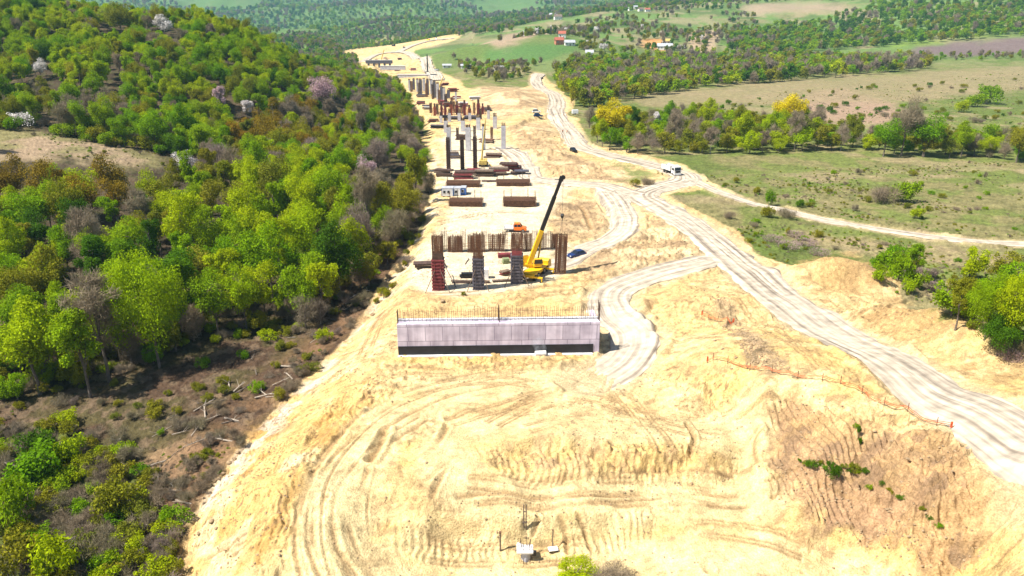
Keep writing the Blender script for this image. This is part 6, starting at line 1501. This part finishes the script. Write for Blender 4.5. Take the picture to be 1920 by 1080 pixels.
# a few of the distant kinds stand as things too (their crowns are shared by the mass)
need = {}
for i in np.argsort(-score):
    k_ = (A[i][3], A[i][4])
    if k_ not in need and (score[i] > 0 or True): need[k_] = int(i)
have = {(A[i][3], A[i][4]) for i in single} | set(SRC)
for k_, i in need.items():
    if k_ not in have: single.add(i)
WHERE = {'left': 'in the dense wood left of the works', 'belt': 'in the shrub belt across the right field', 'mound thicket': 'in the bright thicket beside the right earth mounds', 'tufts': 'scattered over the open fields', 'far belt': 'in the farther tree belt beyond the dry field', 'right forest': 'in the green forest on the upper right slope',
 'hill scrub': 'among scrub on the central hillside', 'valley wood': 'in the wood at the far end of the valley', 'far hills': 'on the hazy wooded hills far behind', 'field bushes': 'scattered over the grassy right field', 'meadow hedge': 'in the hedge bordering the left meadow', 'ravine scrub': 'in the scrub of the left ravine', 'wood edge': 'in the undergrowth along the wood edge', 'bank scrub': 'along the bank at the wood edge'}
def zone_words(i):
    if A[i][6] != 'left': return WHERE[A[i][6]]
    y = py[i]; x = px[i]
    if y < 235: return 'high on the wooded hill' if x < 560 else 'on the right shoulder of the wooded hill'
    if x > 620: return 'at the wood edge along the sandy bank'
    if y < 400: return 'in the middle of the left wood around the meadow'
    return 'in the near part of the left wood above the ravine'
rest = []
for i in range(len(A)):
    x, y, z, sh, k, s, reg = A[i]
    if i in single:
        b = sh.startswith('bush'); w_ = zone_words(i)
        plant(x, y, z, sh, k, s, 'bush' if b else ('bare_tree' if k == 'bare' else 'broadleaf_tree'), '%s %s %s' % (ADJ[k], 'bush' if b else 'tree', w_), 'bush' if b else 'tree', '%s %s %s' % (ADJ[k], 'bushes' if b else 'trees', w_), birch=(k in ('bare', 'rust') and rnd.random() < .3), sz=rnd.uniform(.9, 1.3) if not b else 1)
    else: rest.append(i)
def mass(name, ids, label, cat):
    """one countless mass: points carrying instanced crowns"""
    keys = sorted({(A[i][3], A[i][4]) for i in ids}); kid = {k: n for n, k in enumerate(keys)}
    me = bpy.data.meshes.new(name); me.vertices.add(len(ids))
    me.vertices.foreach_set('co', np.array([(A[i][0], A[i][1], A[i][2] - .1) for i in ids], np.float32).ravel())
    for nm, tp, vals in (('sort', 'INT', [kid[(A[i][3], A[i][4])] for i in ids]), ('size', 'FLOAT_VECTOR', [q for i in ids for q in (lambda f: (A[i][5] * f, A[i][5] * f, A[i][5] * (1.9 - .9 * f)))(rnd.uniform(.85, 1.15))]), ('turn', 'FLOAT', [rnd.uniform(0, 6.28) for i in ids])):
        a = me.attributes.new(nm, tp, 'POINT'); a.data.foreach_set('vector' if tp == 'FLOAT_VECTOR' else 'value', vals)
    o = bpy.data.objects.new(name, me); COL.objects.link(o); tag(o, label, cat, kind='stuff')
    ng = bpy.data.node_groups.new(name + '_nodes', 'GeometryNodeTree')
    ng.interface.new_socket('Geometry', in_out='INPUT', socket_type='NodeSocketGeometry'); ng.interface.new_socket('Geometry', in_out='OUTPUT', socket_type='NodeSocketGeometry')
    N = ng.nodes; Lk = ng.links; gi = N.new('NodeGroupInput'); go = N.new('NodeGroupOutput'); jn = N.new('GeometryNodeJoinGeometry')
    def attr(nm, tp):
        a = N.new('GeometryNodeInputNamedAttribute'); a.data_type = tp; a.inputs['Name'].default_value = nm; return a.outputs['Attribute']
    srt, siz, trn = attr('sort', 'INT'), attr('size', 'FLOAT_VECTOR'), attr('turn', 'FLOAT')
    cx = N.new('ShaderNodeCombineXYZ'); Lk.new(trn, cx.inputs[2]); er = N.new('FunctionNodeEulerToRotation'); Lk.new(cx.outputs[0], er.inputs[0])
    for k, n in kid.items():
        cm = N.new('FunctionNodeCompare'); cm.data_type = 'INT'; cm.operation = 'EQUAL'; Lk.new(srt, cm.inputs[2]); cm.inputs[3].default_value = n
        ip = N.new('GeometryNodeInstanceOnPoints'); oi = N.new('GeometryNodeObjectInfo'); oi.inputs['Object'].default_value = SRC[k]; oi.inputs['As Instance'].default_value = True
        Lk.new(gi.outputs[0], ip.inputs['Points']); Lk.new(cm.outputs[0], ip.inputs['Selection']); Lk.new(oi.outputs['Geometry'], ip.inputs['Instance']); Lk.new(er.outputs[0], ip.inputs['Rotation']); Lk.new(siz, ip.inputs['Scale']); Lk.new(ip.outputs[0], jn.inputs[0])
    Lk.new(jn.outputs[0], go.inputs[0]); md = o.modifiers.new('plants', 'NODES'); md.node_group = ng
near_ids = [i for i in rest if A[i][6] == 'left']
mass('wood', near_ids, 'dense spring wood covering the left hill behind its foremost trees', 'wood')
mass('distant_woods', [i for i in rest if A[i][6] in ('far hills', 'valley wood', 'right forest')], 'hazy woods covering the far hills and slopes', 'wood')
mass('thickets', [i for i in rest if A[i][6] in ('belt', 'far belt', 'hill scrub')], 'tree belts and thickets beyond the right field', 'thicket')
bs = [i for i in rest if A[i][6] in ('field bushes', 'meadow hedge', 'ravine scrub', 'bank scrub', 'wood edge', 'tufts')]
if bs: mass('low_scrub', bs, 'low scrub of the ravine, hedges and field edges', 'scrub')
print('trees', sum(not isb[i] for i in single) + len(HAND), 'bushes', sum(bool(isb[i]) for i in single), 'mass', len(rest))

# stones and clods strewn over the rough earth, too many to count
SRC[('clod', 'rock')] = SRC_ROCK; nA = len(A)
cl = []
for k, n_, mn in (('rough', 620, .55), ('cut', 420, .45), ('cut_low', 120, .45), ('tan3', 260, .5), ('tan1', 300, .7), ('tan2', 160, .6), ('slope', 420, .4), ('face1', 90, .35), ('face2', 110, .35), ('court', 520, .34), ('bench', 160, .3), ('bottom', 300, .32), ('mound2', 60, .4), ('works', 1500, .42)):
    P = ZP[k]; yy0, yy1 = P[:, 1].min(), min(P[:, 1].max(), 330); xx0, xx1 = P[:, 0].min(), P[:, 0].max()
    if k == 'works': xx0, xx1, yy0 = -70, 110, 56
    X = rng.uniform(xx0, xx1, n_ * 6); Y = rng.uniform(yy0, yy1, n_ * 6); ok = inpoly(X, Y, P) & (road_gap(X, Y) > .3) & (fbm(X * .15, Y * .15, 190, 3) > .5); X, Y = X[ok][:n_], Y[ok][:n_]; z = ground_z(X, Y)
    for x, y, q in zip(X, Y, z): cl.append(len(A)); A.append((x, y, q + .12, 'clod', 'rock', mn * rnd.uniform(.1, .6) ** 1.4, 'clods'))
mass('rubble', cl, 'stones and clods strewn over the rough bare earth', 'rubble')

# ------------------------------------------------------------------ air
hz = MB().box((0, 3400, 290), (19000, 7800, 640)).obj('haze', None); tag(hz, kind='stuff')
m = bpy.data.materials.new('haze_air'); m.use_nodes = True; t = m.node_tree; t.nodes.clear()
ou = t.nodes.new('ShaderNodeOutputMaterial'); pv = t.nodes.new('ShaderNodeVolumePrincipled'); pv.inputs['Density'].default_value = .00007
pv.inputs['Color'].default_value = (.42, .80, 1.0, 1); t.links.new(pv.outputs[0], ou.inputs['Volume']); hz.data.materials.append(m)
